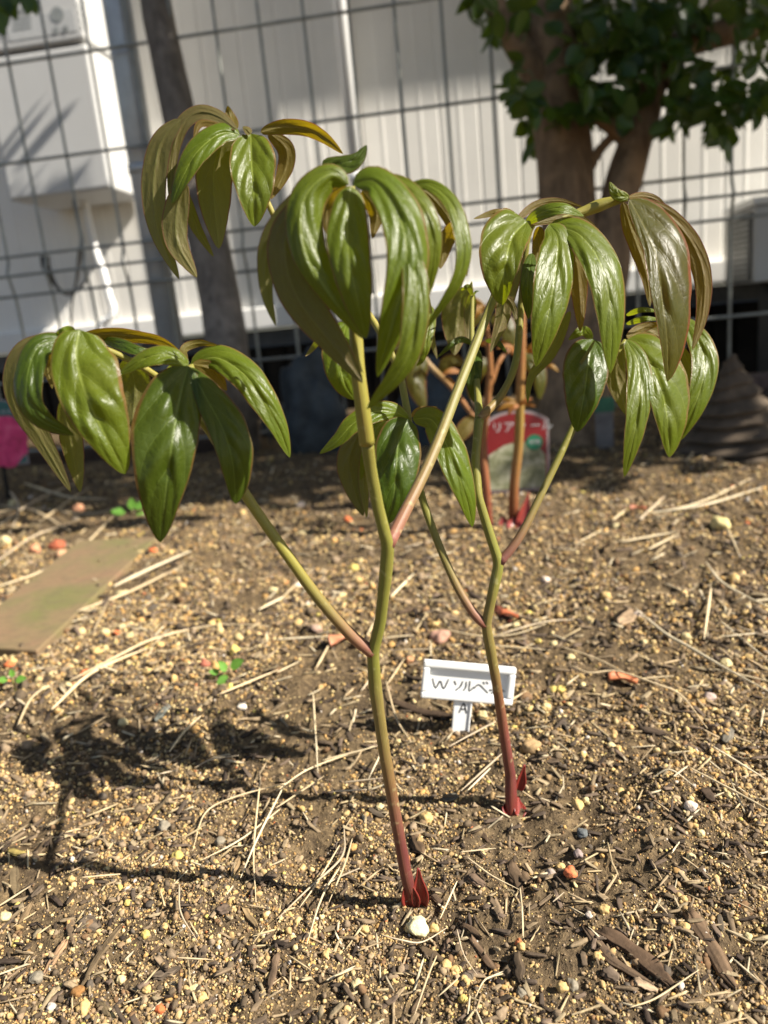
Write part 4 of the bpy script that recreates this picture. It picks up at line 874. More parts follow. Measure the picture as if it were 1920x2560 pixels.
# ------------------------------------------------------------------ straw, bark, pebbles (each its own thing)
ZLL = (0, 1860, 2.37); ZLM = (700, 1860, 2.37); ZLR = (1220, 1860, 2.37); ZML = (0, 1240, 2.37); ZMM = (700, 1240, 2.37); ZMR = (1220, 1240, 2.37)
def onsoil(x, y, Zm, lift=0.0):
    g = G(Zm[0] + x / Zm[2], Zm[1] + y / Zm[2]); g.z = float(H(g.x, g.y)) + lift; return g
STRAW = [
 (ZLL, [(1550, 240), (1510, 650), (1525, 990)], 9), (ZLL, [(1659, 400), (1430, 590), (1190, 720)], 9), (ZLL, [(1700, 280), (1400, 350), (1220, 420), (1140, 630)], 8), (ZLL, [(1690, 290), (1530, 600), (1440, 880)], 10), (ZLL, [(1075, 900), (1090, 1100), (1180, 1220)], 10),
 (ZLL, [(-30, 995), (190, 870)], 11), (ZLL, [(720, 800), (500, 860)], 9), (ZLL, [(1060, 1330), (1280, 1360)], 7), (ZLL, [(1150, 130), (1250, 90), (1420, 85)], 8), (ZLL, [(950, 215), (1060, 170)], 8),
 (ZLM, [(385, 540), (370, 690), (180, 900), (-10, 1085)], 11), (ZLM, [(432, 590), (390, 740), (290, 960)], 10), (ZLM, [(390, 690), (260, 920), (170, 1265)], 10), (ZLM, [(475, 760), (330, 810), (230, 885)], 9), (ZLM, [(355, 605), (220, 850), (120, 1000)], 9),
 (ZLM, [(-20, 300), (190, 130), (560, 12)], 9), (ZLM, [(215, -30), (225, 180)], 8), (ZLM, [(-20, 410), (260, 180)], 9), (ZLM, [(380, 240), (620, 250)], 9), (ZLM, [(320, 335), (520, 300)], 9), (ZLM, [(600, 70), (560, 180), (520, 212)], 9),
 (ZLM, [(1320, 125), (1060, 330)], 10), (ZLM, [(1250, 190), (1100, 335)], 9), (ZLM, [(1070, 660), (1280, 650)], 8), (ZLM, [(1110, 700), (1250, 810), (1420, 890)], 8), (ZLM, [(1425, 890), (1440, 1060), (1446, 1200)], 9), (ZLM, [(1050, 830), (950, 1040)], 10),
 (ZLM, [(600, 1150), (720, 1180), (840, 1165), (990, 1080)], 9), (ZLM, [(930, 1270), (880, 1430), (800, 1640)], 10), (ZLM, [(1050, 1120), (1090, 1270), (1170, 1370)], 9), (ZLM, [(1320, 1370), (1220, 1460), (1160, 1560)], 9), (ZLM, [(280, 1430), (450, 1340)], 12), (ZLM, [(330, 1435), (440, 1375)], 11), (ZLM, [(1060, 1480), (940, 1545)], 9),
 (ZMM, [(-20, 885), (300, 880)], 11), (ZMM, [(220, 1050), (310, 900)], 14), (ZMM, [(-10, 645), (200, 430)], 12), (ZMM, [(-10, 1100), (120, 1020)], 10), (ZMM, [(520, 870), (575, 730)], 12), (ZMM, [(600, 880), (800, 880)], 12), (ZMM, [(660, 620), (800, 510)], 13), (ZMM, [(640, 1130), (740, 980)], 10),
 (ZMM, [(630, 1120), (690, 1330), (780, 1500)], 10), (ZMM, [(480, 1150), (560, 1080)], 9), (ZMM, [(250, 1564), (580, 1485)], 10), (ZMM, [(200, 1200), (215, 1520)], 9), (ZMM, [(700, 930), (950, 925)], 8), (ZMM, [(980, 820), (1200, 840), (1400, 830), (1580, 790)], 10), (ZMM, [(1340, 1270), (1460, 1200)], 11), (ZMM, [(1280, 1390), (1000, 1530)], 9), (ZMM, [(1250, 930), (1600, 935)], 8), (ZMM, [(900, 400), (1040, 360)], 9), (ZMM, [(730, 310), (1060, 250)], 11),
 (ZMR, [(870, 680), (1050, 840), (1200, 930), (1400, 1050), (1700, 1200)], 15), (ZMR, [(40, 850), (320, 790), (540, 750)], 9), (ZMR, [(1320, 590), (1280, 890)], 15), (ZMR, [(1680, 850), (1380, 880)], 10), (ZMR, [(870, 1095), (1100, 1105)], 13), (ZMR, [(430, 930), (640, 990), (830, 1060)], 10),
 (ZMR, [(480, 1040), (600, 1090), (760, 1090), (1000, 1180), (1140, 1220), (1300, 1420)], 10), (ZMR, [(540, 300), (700, 210)], 10), (ZMR, [(950, 340), (1130, 260)], 14), (ZMR, [(790, 290), (1110, 230)], 14), (ZMR, [(740, 170), (820, 80)], 12), (ZMR, [(900, 170), (1050, 0)], 14), (ZMR, [(1290, 430), (1400, 560), (1680, 730)], 12),
 (ZMR, [(1480, 800), (1680, 910)], 11), (ZMR, [(1330, 1040), (1680, 1115)], 12), (ZMR, [(1380, 780), (1680, 1010)], 9), (ZMR, [(1420, 220), (1490, 370)], 9), (ZMR, [(940, 130), (1300, 80), (1640, -40)], 14), (ZMR, [(1000, 120), (1280, 60), (1560, -90)], 11),
 (ZLR, [(1190, 250), (1450, 370), (1700, 500)], 11), (ZLR, [(1330, 110), (1680, 280)], 10), (ZLR, [(1100, 320), (1185, 250)], 12), (ZLR, [(970, 290), (1080, 290), (1220, 335)], 9), (ZLR, [(840, 1610), (1000, 1560), (1250, 1440)], 7), (ZLR, [(190, 890), (205, 1060), (210, 1200)], 8), (ZLR, [(1410, 1210), (1580, 1310)], 10), (ZLR, [(-10, 1455), (90, 1370)], 9), (ZLR, [(1010, 1050), (1065, 1120)], 8), (ZLR, [(385, 975), (455, 945)], 8),
 (ZML, [(1680, 620), (1540, 720)], 12), (ZML, [(110, 1390), (200, 1240), (340, 1165)], 14), (ZML, [(310, 1300), (560, 1110), (880, 930)], 20), (ZML, [(420, 1120), (700, 990), (900, 880), (1150, 790), (1350, 780), (1600, 800)], 15), (ZML, [(470, 735), (800, 590), (1100, 440)], 18), (ZML, [(680, 570), (900, 460), (1140, 370)], 20),
 (ZML, [(-30, 560), (260, 460), (490, 300), (690, 120)], 15), (ZML, [(-30, 130), (150, 90), (500, 120), (690, 100)], 14), (ZML, [(0, 60), (200, 110), (420, 230)], 12), (ZML, [(40, -40), (120, 90), (60, 240)], 10), (ZML, [(150, -60), (420, 40), (640, 40)], 12), (ZML, [(240, 180), (420, 60), (540, -40)], 12), (ZML, [(0, 200), (230, 60), (480, -80)], 12), (ZML, [(1310, 1240), (1659, 1090)], 13), (ZML, [(1010, 1540), (1100, 1420), (1200, 1360)], 13), (ZML, [(-30, 1320), (80, 1230)], 14), (ZML, [(0, 380), (200, 250), (420, 180)], 11), (ZML, [(560, 820), (650, 690)], 8)]
SLAB = 'dry straw-coloured needle lying loose on the brown soil'
STG = 'dry straw and needles scattered on the soil'
special = {10: 'pale dry needle in the crossed bunch, curving furthest down to the left of the front stem', 79: None}
for i, (Zm, pts, w) in enumerate(STRAW):
    gp = [onsoil(x, y, Zm, .0035) for x, y in pts]
    mz = gz(Zm[0] + pts[0][0] / Zm[2], Zm[1] + pts[0][1] / Zm[2]); r = max(.00035, w / Zm[2] / FPX * mz * .5 * 1.15)
    for j in range(len(gp)): gp[j].z += random.uniform(-.0005, .003)
    mb = MB(); c = random.uniform(.8, 1.15); base = random.choice([(.62, .50, .31), (.66, .56, .38), (.58, .45, .27), (.50, .40, .27)])
    tube(mb, gp, [r * .55, r, r, r * .8, r * .3], 22, 6, cols=[tuple(q * c for q in base)] * 2, rough=.2, seed=i)
    st = mb.build('dry_straw', M['straw'], loc=gp[0]); tag(st, SLAB, 'straw', STG)
    st.data.name = 'dry_straw'
CHIPS = [
 (ZLR, [(1195, 1085), (1330, 1260), (1460, 1445)], 85, (.13, .095, .075), 'big tapering brown bark piece at the lower right corner, alone on the right'), (ZLR, [(690, 1170), (900, 1290), (1110, 1480)], 82, (.085, .06, .048), 'thick dark bark piece, upper of the touching pair at lower right'), (ZLR, [(590, 1160), (720, 1300), (990, 1455)], 55, (.10, .075, .062), 'thinner split bark piece, lower of the touching pair at lower right'),
 (ZLR, [(1260, 650), (1500, 745)], 26, (.09, .065, .05), None), (ZLR, [(700, 1370), (760, 1440)], 80, (.11, .09, .085), None), (ZLR, [(870, 1440), (1000, 1480)], 60, (.28, .23, .2), None), (ZLR, [(200, 760), (250, 840)], 55, (.12, .09, .07), None), (ZLR, [(120, 760), (190, 850)], 48, (.07, .05, .04), None), (ZLR, [(30, 900), (70, 1050)], 60, (.16, .13, .11), None), (ZLR, [(170, 1260), (190, 1420)], 60, (.07, .055, .045), None), (ZLR, [(1030, 500), (1180, 570)], 30, (.12, .09, .07), None), (ZLR, [(1070, 900), (1160, 930)], 50, (.13, .1, .09), None), (ZLR, [(1370, 1080), (1385, 1180)], 32, (.10, .09, .085), None), (ZLR, [(1280, 330), (1330, 400)], 55, (.06, .045, .04), None), (ZLR, [(250, 90), (420, 130)], 60, (.10, .08, .07), None),
 (ZLM, [(770, 520), (850, 660)], 58, (.09, .065, .05), None), (ZLM, [(1130, 460), (1230, 570)], 42, (.08, .06, .048), None), (ZLM, [(830, 1150), (1000, 1275)], 46, (.09, .07, .055), None), (ZLM, [(1080, 1040), (1190, 1145)], 42, (.085, .062, .05), None), (ZLM, [(1130, 1130), (1210, 1230), (1290, 1330)], 42, (.11, .08, .065), None), (ZLM, [(1370, 720), (1440, 880)], 52, (.10, .075, .06), None), (ZLM, [(520, 370), (610, 400)], 40, (.07, .06, .055), None), (ZLM, [(960, 340), (1050, 310)], 48, (.11, .11, .115), None), (ZLM, [(1080, 800), (1180, 730)], 42, (.15, .12, .10), None), (ZLM, [(1130, 780), (1210, 830)], 70, (.13, .1, .09), None), (ZLM, [(960, 1200), (1000, 1110)], 36, (.12, .09, .08), None), (ZLM, [(900, 880), (970, 930)], 40, (.08, .06, .05), None), (ZLM, [(780, 1560), (850, 1470)], 36, (.13, .1, .08), None), (ZLM, [(990, 1420), (1040, 1500)], 30, (.14, .11, .09), None),
 (ZLL, [(300, 580), (210, 700)], 48, (.11, .085, .065), None), (ZLL, [(740, 860), (640, 1030)], 32, (.13, .1, .075), None), (ZLL, [(720, 1120), (600, 1290), (500, 1450)], 40, (.15, .12, .09), None), (ZLL, [(395, 1220), (330, 1310), (270, 1390)], 42, (.30, .21, .16), 'pinkish brown bark sliver at the lower left beside a grey pebble'), (ZLL, [(425, 1050), (440, 1235)], 44, (.14, .11, .09), None), (ZLL, [(1000, 1160), (900, 1300)], 42, (.13, .1, .08), None), (ZLL, [(1645, 1290), (1600, 1490)], 40, (.12, .09, .075), None), (ZLL, [(90, 720), (90, 890)], 48, (.12, .10, .075), None), (ZLL, [(935, 570), (820, 650)], 36, (.15, .12, .08), None), (ZLL, [(1010, 290), (890, 430)], 30, (.12, .1, .08), None), (ZLL, [(200, 990), (120, 1095)], 40, (.18, .14, .10), None), (ZLL, [(500, 1100), (590, 1130)], 80, (.10, .085, .08), None), (ZLL, [(920, 1430), (1060, 1350)], 80, (.10, .085, .08), None), (ZLL, [(1300, 1040), (1360, 1000)], 75, (.12, .095, .09), None), (ZLL, [(1180, 1260), (1220, 1210)], 60, (.11, .09, .08), None), (ZLL, [(1440, 1000), (1530, 1090)], 34, (.28, .22, .15), None), (ZLL, [(1520, 740), (1560, 860)], 44, (.34, .28, .24), None), (ZLL, [(1380, 800), (1420, 690)], 36, (.22, .17, .12), None), (ZLL, [(20, 1510), (70, 1450)], 32, (.22, .18, .14), None), (ZLL, [(590, 1560), (650, 1650)], 42, (.12, .1, .075), None), (ZLL, [(270, 900), (200, 960)], 40, (.12, .1, .09), None), (ZLL, [(60, 680), (170, 690)], 44, (.22, .19, .08), None), (ZLL, [(350, 320), (450, 330)], 40, (.08, .065, .05), None),
 (ZMR, [(1440, 1340), (1400, 1470)], 62, (.14, .14, .145), 'grey flake standing up on the soil near the right edge'), (ZMR, [(900, 1390), (1060, 1450)], 46, (.07, .055, .05), None), (ZMR, [(390, 1290), (470, 1395)], 46, (.09, .08, .08), None), (ZMR, [(850, 680), (780, 770)], 90, (.28, .22, .18), None), (ZML, [(1080, 1060), (1260, 1150)], 52, (.075, .055, .05), None), (ZML, [(1000, 1260), (920, 1330)], 48, (.12, .14, .16), None), (ZMM, [(700, 700), (860, 640)], 44, (.12, .09, .075), None), (ZMM, [(1280, 670), (1360, 740)], 46, (.12, .04, .03), None), (ZMM, [(660, 1225), (860, 1260), (1060, 1290)], 50, (.055, .04, .033), 'dark twig lying behind the white plant label stake')]
CLAB = 'small dark bark chip lying flat on the soil'
for i, (Zm, pts, w, c, lab_) in enumerate(CHIPS):
    gp = [onsoil(x, y, Zm, .001) for x, y in pts]; mz = gz(Zm[0] + pts[0][0] / Zm[2], Zm[1] + pts[0][1] / Zm[2]); hw = w / Zm[2] / FPX * mz * .5
    n = 18; cc = crom(gp, n); v = []; kq = 18; rs = random.Random(i); col_ = []; rdg = [rs.uniform(-.34, .26) for _ in range(18)]; eo = [rs.uniform(-.09, .09) for _ in range(18)]
    e0, e1 = rs.uniform(.25, .75), rs.uniform(.1, .55); th = rs.uniform(.22, .38); tilt = rs.uniform(-.35, .35)
    for a in range(n):
        t = a / (n - 1); T = (cc[min(n - 1, a + 1)] - cc[max(0, a - 1)]); T.z = 0; T.normalize(); sd = Vector((T.y, -T.x, 0))
        ww = hw * (e0 + (1 - e0) * min(1, t * 6)) * (e1 + (1 - e1) * min(1, (1 - t) * 3.5)) * (1 + .35 * mnoise.noise(Vector((t * 4, i, 0))))
        off = hw * .35 * mnoise.noise(Vector((t * 3, i, 7)))
        for b in range(kq):
            an = 6.283 * b / kq; ca, sa = math.cos(an), math.sin(an)
            ca = math.copysign(abs(ca) ** .6, ca); sa = math.copysign(abs(sa) ** .6, sa)
            g_ = mnoise.noise(Vector((b * 1.7, t * 2.2 + i, 3.1))); rr_ = 1 + rdg[b] + .30 * g_
            v.append(cc[a] + T * (eo[b] * (cc[-1] - cc[0]).length * (1 if a in (0, 1, n - 2, n - 1) else .3)) + sd * (ww * ca * rr_ + off) + Vector((0, 0, hw * th * (sa * rr_ + .5 + tilt * ca))))
            kk_ = 1 + .45 * g_ + 1.1 * rdg[b]; col_.append((c[0] * kk_ * 1.04, c[1] * kk_ * .92, c[2] * kk_ * .68, 1))
    f = [(a * kq + b, a * kq + (b + 1) % kq, (a + 1) * kq + (b + 1) % kq, (a + 1) * kq + b) for a in range(n - 1) for b in range(kq)] + [tuple(range(kq))[::-1], tuple(range((n - 1) * kq, n * kq))]
    o_ = mk('bark_chip', v, f, M['chip'], col=col_, loc=gp[0])
    tag(o_, lab_ or CLAB, 'bark chip', 'bark chips on the soil')
YP, YB, GP, OP, WPk, TP = (.56, .46, .24), (.52, .40, .12), (.22, .19, .14), (.52, .14, .05), (.62, .50, .40), (.52, .36, .15)
PEB = [(ZLM, 820, 1062, 66, (.74, .66, .38), 'largest pale yellow pebble, lying just in front of the nearest peony stem'), (ZLM, 908, 1052, 36, TP, None), (ZLM, 460, 1440, 36, YP, None), (ZLM, 275, 1262, 30, TP, None), (ZLM, 870, 432, 44, TP, None), (ZLM, 1085, 1522, 28, YB, None), (ZLM, 590, 350, 28, YP, None), (ZLM, 1430, 1212, 30, TP, None), (ZLM, 1040, 1300, 38, TP, None), (ZLM, 980, 1290, 34, TP, None), (ZLM, 500, 1080, 30, TP, None), (ZLM, 1090, 1380, 26, TP, None), (ZLM, 615, 1350, 24, TP, None),
 (ZLL, 505, 1605, 52, TP, None), (ZLL, 35, 1060, 42, YP, None), (ZLL, 225, 1420, 46, GP, 'grey-tan pebble at the lower left corner beside a pinkish bark sliver'), (ZLL, 728, 1440, 30, YP, None), (ZLL, 92, 1200, 28, YB, None), (ZLL, 1165, 1505, 32, YP, None), (ZLL, 762, 966, 25, YB, None), (ZLL, 110, 966, 27, YB, None), (ZLL, 872, 1175, 30, YB, None), (ZLL, 970, 482, 50, GP, None), (ZLL, 1050, 656, 38, YB, None), (ZLL, 828, 475, 27, YB, None), (ZLL, 1300, 556, 36, GP, None), (ZLL, 955, 1610, 32, OP, None), (ZLL, 880, 1500, 28, TP, None), (ZLL, 1210, 1515, 30, TP, None), (ZLL, 430, 840, 26, TP, None), (ZLL, 980, 1110, 28, TP, None), (ZLL, 470, 1500, 40, (.24, .12, .04), None),
 (ZLR, 530, 365, 42, TP, None), (ZLR, 580, 345, 26, YP, None), (ZLR, 490, 832, 44, (.60, .17, .07), 'small orange terracotta fragment on open soil right of the front stem'), (ZLR, 1260, 592, 28, YP, None), (ZLR, 500, 1442, 42, GP, None), (ZLR, 440, 1462, 38, TP, None), (ZLR, 650, 1316, 30, TP, None), (ZLR, 1200, 465, 46, WPk, None), (ZLR, 690, 1048, 36, TP, None), (ZLR, 730, 30, 34, YP, None), (ZLR, 785, 300, 30, TP, None), (ZLR, 1165, 1160, 34, TP, None), (ZLR, 1545, 1185, 32, YP, None), (ZLR, 1200, 756, 28, YP, None), (ZLR, 1160, 985, 28, TP, None), (ZLR, 430, 745, 30, TP, None), (ZLR, 535, 695, 32, (.26, .2, .18), None), (ZLR, 370, 790, 30, (.30, .24, .2), None), (ZLR, 560, 565, 34, (.12, .13, .13), None), (ZLR, 260, 40, 60, (.36, .24, .12), None), (ZLR, 270, 865, 24, TP, None), (ZLR, 200, 1470, 34, GP, None), (ZLR, 600, 1090, 26, (.42, .36, .3), None),
 (ZMR, 1380, 200, 66, (.62, .52, .24), 'large pale yellow stone near the right edge at the shade line'), (ZMR, 1410, 1000, 38, YP, None), (ZMR, 1175, 842, 32, YP, None), (ZMR, 490, 970, 30, YP, None), (ZMR, 760, 190, 28, YP, None), (ZMR, 430, 1165, 34, YB, None), (ZMR, 560, 1150, 22, YP, None), (ZMR, 700, 625, 36, TP, None), (ZMR, 1530, 725, 30, TP, None), (ZMR, 300, 850, 22, YB, None), (ZMR, 390, 880, 26, YP, None), (ZMR, 925, 875, 24, YP, None), (ZMR, 340, 470, 34, WPk, None), (ZMR, 885, 700, 44, WPk, None), (ZMR, 1310, 1180, 38, (.42, .32, .27), None), (ZMR, 250, 1290, 24, TP, None),
 (ZMM, 130, 200, 34, YP, None), (ZMM, 125, 65, 30, WPk, None), (ZMM, 470, 530, 28, TP, None), (ZMM, 1400, 765, 26, YP, None), (ZMM, 920, 775, 26, TP, None), (ZMM, 220, 815, 36, (.40, .27, .2), None), (ZMM, 110, 775, 28, TP, None), (ZMM, 1200, 1295, 30, YP, None), (ZMM, 770, 975, 28, (.42, .22, .11), None), (ZMM, 440, 435, 30, YB, None), (ZMM, 950, 840, 60, (.42, .24, .17), None), (ZMM, 1580, 1270, 26, YP, None), (ZMM, 1620, 1165, 30, YB, None), (ZMM, 400, 130, 26, OP, None),
 (ZML, 1395, 955, 38, YB, None), (ZML, 890, 1080, 36, TP, None), (ZML, 580, 930, 38, TP, None), (ZML, 950, 900, 28, TP, None), (ZML, 625, 815, 32, YP, None), (ZML, 720, 780, 24, YP, None), (ZML, 270, 1155, 34, YP, None), (ZML, 410, 1155, 26, YP, None), (ZML, 1435, 1250, 32, (.7, .62, .5), None), (ZML, 1620, 560, 28, YP, None), (ZML, 1575, 650, 28, YB, None), (ZML, 1080, 545, 28, TP, None), (ZML, 730, 1350, 34, YP, None), (ZML, 60, 1020, 34, OP, None), (ZML, 500, 1050, 30, OP, None), (ZML, 30, 1100, 32, (.55, .22, .06), None), (ZML, 690, 815, 24, OP, None), (ZML, 525, 1100, 30, YB, None), (ZML, 210, 330, 44, (.55, .26, .14), None), (ZML, 340, 300, 50, (.35, .1, .05), None), (ZML, 365, 355, 36, (.55, .32, .18), None), (ZML, 30, 280, 40, YP, None), (ZML, 470, 95, 36, (.5, .25, .14), None), (ZML, 1440, 115, 24, TP, None), (ZML, 910, 360, 26, OP, None), (ZML, 730, 605, 40, YP, None), (ZML, 1225, 1060, 34, (.33, .11, .07), None), (ZML, 170, 540, 26, YP, None), (ZML, 80, 60, 28, YP, None)]
lead = None
for i, (Zm, x, y, r, c, lab_) in enumerate(PEB):
    g = onsoil(x, y, Zm); mz = gz(Zm[0] + x / Zm[2], Zm[1] + y / Zm[2]); rm = r / Zm[2] / FPX * mz * .9; rs = random.Random(i * 3)
    red = c[0] > 3 * c[1] * .9
    nm, cat = ('terracotta_fragment', 'fragment') if c[0] > 2.4 * c[1] else ('pebble', 'pebble')
    oo = rock(nm, (g.x, g.y, g.z + rm * .45), (rm * rs.uniform(.85, 1.1), rm * rs.uniform(.8, 1.1), rm * rs.uniform(.7, .95)), M['grain'],
              lab_ or ('small orange-red fragment lying on the soil' if cat == 'fragment' else {YB: 'small bright yellow pebble lying on the soil', GP: 'small grey-brown pebble lying on the soil'}.get(c, 'small pale tan pebble lying on the soil')), cat, i * 1.7, sub=3, amp=.38, group=('orange fragments on the soil' if cat == 'fragment' else 'loose pebbles on the soil'))
    at = oo.data.color_attributes.new('col', 'FLOAT_COLOR', 'POINT'); at.data.foreach_set('color', np.tile(np.array([*c, 1], dtype=np.float32), len(oo.data.vertices)))
    if cat == 'fragment' and lab_ is None: pass
# dry red-brown leaves
def dryleaf(x, y, Zm, w, ang, c, label):
    g = onsoil(x, y, Zm, .004); mz = gz(Zm[0] + x / Zm[2], Zm[1] + y / Zm[2]); L = w / Zm[2] / FPX * mz
    d = Vector((math.cos(ang), math.sin(ang), 0)); sd = Vector((-d.y, d.x, 0)); v = []; n = 10; kq = 7
    for i in range(n):
        t = i / (n - 1); ww = L * .32 * math.sin(math.pi * min(1, t * .95 + .03)) ** .7
        for j in range(kq):
            a = -1 + 2 * j / (kq - 1); v.append(g + d * (L * (t - .5)) + sd * (ww * a) + Vector((0, 0, L * (.18 * a * a + .1 * math.sin(t * 5 + a)))))
    f = [(i * kq + j, i * kq + j + 1, i * kq + kq + j + 1, i * kq + kq + j) for i in range(n - 1) for j in range(kq - 1)]
    o_ = mk('dry_leaf', v, f, M['straw'], col=[(*c, 1)] * len(v), loc=g); sm = o_.modifiers.new('thick', 'SOLIDIFY'); sm.thickness = .0004; tag(o_, label, 'dry leaf', 'fallen dry leaves')
dryleaf(800, 1110, ZMR, 165, -.25, (.46, .16, .07), 'curled orange-brown dry leaf on the soil right of the white label')
dryleaf(370, 900, ZMM, 190, .9, (.45, .19, .10), 'reddish dry leaf on the soil left of the nearest stem fork')
dryleaf(890, 90, ZMR, 100, .1, (.34, .13, .07), 'reddish dry leaf at the shade line, toward the right')
dryleaf(1360, 730, ZMM, 110, -.5, (.36, .10, .04), 'orange-brown dry leaf behind the second peony stem')
# weed seedlings
def seedling(x, y, Zm, leaves, label):
    g = onsoil(x, y, Zm); mz = gz(Zm[0] + x / Zm[2], Zm[1] + y / Zm[2]); e = empty('weed_seedling', g); tag(e, label, 'seedling', 'green weed seedlings')
    mb = MB(); tube(mb, [g - Vector((0, 0, .004)), g + Vector((0, 0, .010))], [.0008, .0006], 5, 6, cols=[GREEN, GREEN]); mb.build('stem', M['stem'], e)
    for (dx, dy, L, a) in leaves:
        mb = MB(); s_ = 1 / Zm[2] / FPX * mz; p = g + Vector((0, 0, .009)); d = Rv * math.cos(a) + Uv * math.sin(a) * .7 - Fv * .3
        leafblade(mb, p + Rv * (dx * s_) - Uv * (dy * s_), d, Vector((.3, -.6, .8)), L * s_, L * s_ * .36); mb.build('leaf', M['weed'], e)
seedling(1340, 1120, ZML, [(20, 20, 85, -2.2), (10, -10, 75, 1.9), (40, -30, 95, .8), (-30, 0, 60, 2.8)], 'bright green weed seedling beside a dark bark chip left of the stems')
seedling(90, 1150, ZML, [(-30, 0, 60, 2.9), (20, 0, 70, .4), (0, -20, 50, 1.6)], 'tiny green weed seedling at the left edge below the paving tile')
seedling(790, 120, ZML, [(-40, 20, 80, 2.9), (20, -10, 90, .5), (0, 0, 70, 1.5), (30, 20, 60, -.4)], 'blurred yellow-green weed seedling behind the paving tile')

# ------------------------------------------------------------------ soil grains (uncountable): one mesh of pellets, one of litter
import bmesh
def ico(sub):
    bm = bmesh.new(); bmesh.ops.create_icosphere(bm, subdivisions=sub, radius=1); v = np.array([q.co[:] for q in bm.verts]); f = np.array([[w.index for w in q.verts] for q in bm.faces]); bm.free(); return v, f
def rotmats(n):
    q = rng.normal(size=(n, 4)); q /= np.linalg.norm(q, axis=1)[:, None]; w, x, y, z = q.T
    return np.stack([np.stack([1 - 2 * (y * y + z * z), 2 * (x * y - z * w), 2 * (x * z + y * w)], -1), np.stack([2 * (x * y + z * w), 1 - 2 * (x * x + z * z), 2 * (y * z - x * w)], -1), np.stack([2 * (x * z - y * w), 2 * (y * z + x * w), 1 - 2 * (x * x + y * y)], -1)], 1)
def scatter_pts(n, r0, r1):
    """random ground points, evenly thinning with distance from the bed's front"""
    d = r0 * (r1 / r0) ** (rng.random(n) ** 1.12); x = rng.uniform(-1, 1, n) * (d * .60 + .11)
    return x, d, np.hypot(x, d)
class Big:
    def __init__(s): s.v = []; s.f = []; s.c = []; s.n = 0
    def add(s, V, F, Ccol):      # V (n,k,3)
        n, k, _ = V.shape; s.v.append(V.reshape(-1, 3)); s.f.append((F[None] + (np.arange(n) * k)[:, None, None] + s.n).reshape(-1, F.shape[1])); s.c.append(np.repeat(Ccol, k, 0)); s.n += n * k
    def build(s, name, mat):
        v = np.concatenate(s.v).astype(np.float32); f = np.concatenate(s.f).astype(np.int32); c = np.concatenate(s.c).astype(np.float32); me = bpy.data.meshes.new(name)
        me.vertices.add(len(v)); me.vertices.foreach_set('co', v.ravel()); k = f.shape[1]; me.loops.add(f.size); me.loops.foreach_set('vertex_index', f.ravel()); me.polygons.add(len(f))
        me.polygons.foreach_set('loop_start', np.arange(0, f.size, k, dtype=np.int32)); me.polygons.foreach_set('loop_total', np.full(len(f), k, dtype=np.int32)); me.polygons.foreach_set('use_smooth', np.ones(len(f), dtype=bool))
        me.update(calc_edges=True); at = me.color_attributes.new('col', 'FLOAT_COLOR', 'POINT'); at.data.foreach_set('color', np.concatenate([c, np.ones((len(c), 1), np.float32)], 1).ravel())
        me.materials.append(mat); o = bpy.data.objects.new(name, me); COL.objects.link(o); return o
tanpal = np.array([(.45, .31, .125), (.50, .36, .165), (.37, .25, .11), (.55, .43, .21), (.30, .20, .095), (.42, .25, .09), (.33, .24, .14), (.23, .155, .085)])
darkpal = np.array([(.07, .05, .032), (.11, .08, .05), (.16, .115, .07), (.22, .16, .10), (.10, .08, .06), (.26, .19, .12), (.17, .10, .05)])
def pellets(big, n, r0, r1, smin, smax, alpha, pal, sub, sink=.35, flat=(.65, 1.0), elong=(1.0, 1.35)):
    V0, F0 = ico(sub); x, y, d = scatter_pts(n, r0, r1)
    cl = vnoise(x, y, 14) + .6 * vnoise(x + 9, y, 40); keep = rng.random(n) < np.clip(.55 + 1.7 * cl, .10, 1); x, y, d = x[keep], y[keep], d[keep]; n = len(x)
    u = rng.random(n); s = smin * (1 - u * (1 - (smin / smax) ** alpha)) ** (-1 / alpha)
    s = s * np.clip(d / .42, .75, 1.7)
    bumpn = 1 + .30 * rng.normal(size=(n, len(V0)))[:, :] * (1 if sub > 1 else .8); bumpn = np.clip(bumpn, .55, 1.6)
    if sub > 1:
        ax = rng.normal(size=(n, 3, 3)); bumpn = 1 + .24 * np.sin(np.einsum('kd,nad->nka', V0, ax) * 2.1 + rng.uniform(0, 6, (n, 1, 3))).sum(-1) * .6 + .09 * rng.normal(size=(n, len(V0)))
    sc = np.stack([rng.uniform(*elong, n), np.ones(n), rng.uniform(*flat, n)], 1)
    V = V0[None] * bumpn[:, :, None] * sc[:, None]; V = np.einsum('nij,nkj->nki', rotmats(n), V) * s[:, None, None]
    V[:, :, 0] += x[:, None]; V[:, :, 1] += y[:, None]; V[:, :, 2] += (H(x, y) + s * sink)[:, None]
    c = pal[rng.integers(0, len(pal), n)] * rng.uniform(.75, 1.25, n)[:, None]
    rare = rng.random(n); c[rare < .003] = (.45, .15, .06); c[(rare > .003) & (rare < .011)] = (.52, .42, .12)
    c[(rare > .014) & (rare < .022)] = (.50, .44, .37)
    big.add(V, F0, c)
bg_ = Big()
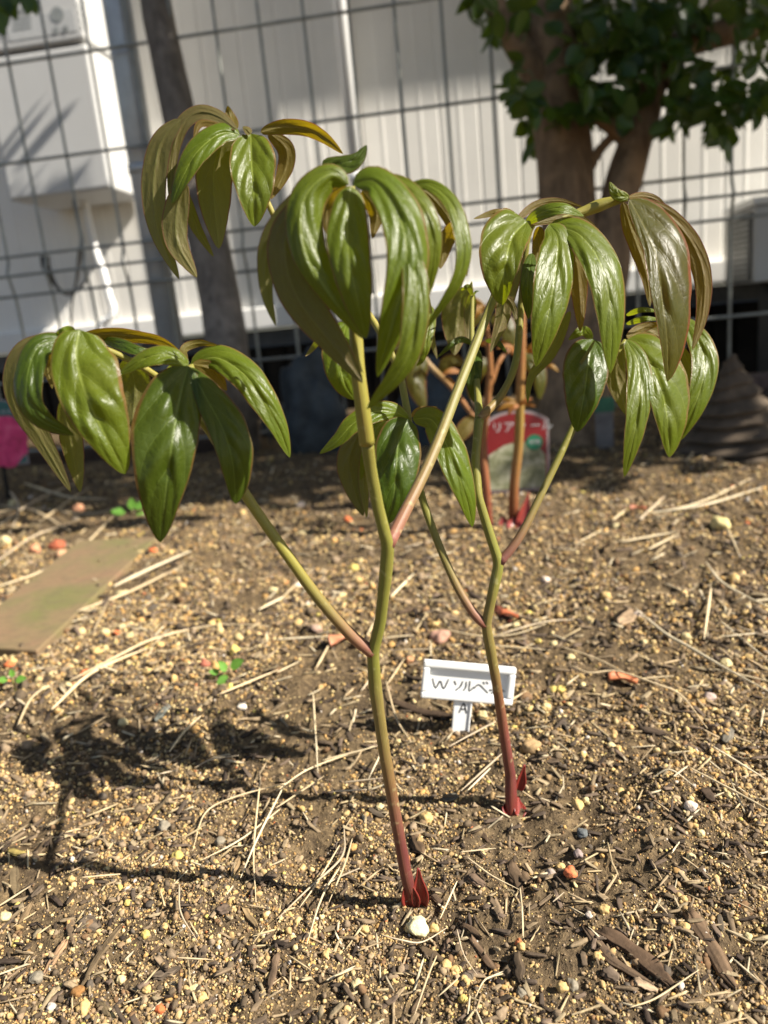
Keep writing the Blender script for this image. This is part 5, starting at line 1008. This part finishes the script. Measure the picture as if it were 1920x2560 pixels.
pellets(bg_, 235000, .19, 1.75, .00034, .0013, 1.8, tanpal, 1)
pellets(bg_, 150000, .19, 1.75, .00032, .0016, 1.6, darkpal, 1)
pellets(bg_, 9500, .19, 1.75, .0010, .0023, 2.2, tanpal, 2)
pellets(bg_, 3300, .19, 1.75, .0011, .0030, 2.0, darkpal, 2)
gravel = bg_.build('soil_gravel', M['grain']); tag(gravel, 'tan pumice grit and dark soil crumbs covering the bed', 'gravel', kind='stuff')
bl = Big(); V0, F0 = ico(1)
def litter(big, n, Lr, Wr, Tr, pal):
    V0, F0 = ico(2); x, y, d = scatter_pts(n, .19, 1.7); s = np.stack([rng.uniform(*Lr, n), rng.uniform(*Wr, n), rng.uniform(*Tr, n)], 1) * np.clip(d / .42, .8, 1.7)[:, None]
    V = np.sign(V0)[None] * np.abs(V0)[None] ** .45 * s[:, None] * (1 + .20 * rng.normal(size=(n, len(V0), 1)))
    a = rng.uniform(0, 6.283, n); b = rng.normal(0, .28, n); ca, sa, cb, sb = np.cos(a), np.sin(a), np.cos(b), np.sin(b)
    X = V[..., 0] * cb[:, None] - V[..., 2] * sb[:, None]; Z = V[..., 0] * sb[:, None] + V[..., 2] * cb[:, None]; Y = V[..., 1]
    Vn = np.stack([X * ca[:, None] - Y * sa[:, None] + x[:, None], X * sa[:, None] + Y * ca[:, None] + y[:, None], Z + (H(x, y) + .0012)[:, None]], -1)
    big.add(Vn, F0, pal[rng.integers(0, len(pal), n)] * rng.uniform(.7, 1.2, n)[:, None])
chippal = np.array([(.065, .046, .030), (.095, .068, .044), (.18, .13, .08), (.25, .185, .11), (.32, .25, .15), (.085, .062, .044), (.05, .035, .025), (.14, .10, .07)])
litter(bl, 5000, (.0016, .0060), (.0004, .0015), (.0003, .0008), chippal)
litter(bl, 1900, (.003, .009), (.0003, .0006), (.0003, .0005), np.array([(.45, .35, .2), (.36, .27, .16), (.5, .42, .28)]))
lit = bl.build('bark_litter', M['chip']); tag(lit, 'fine bark flakes and straw bits strewn over the soil', 'litter', kind='stuff')
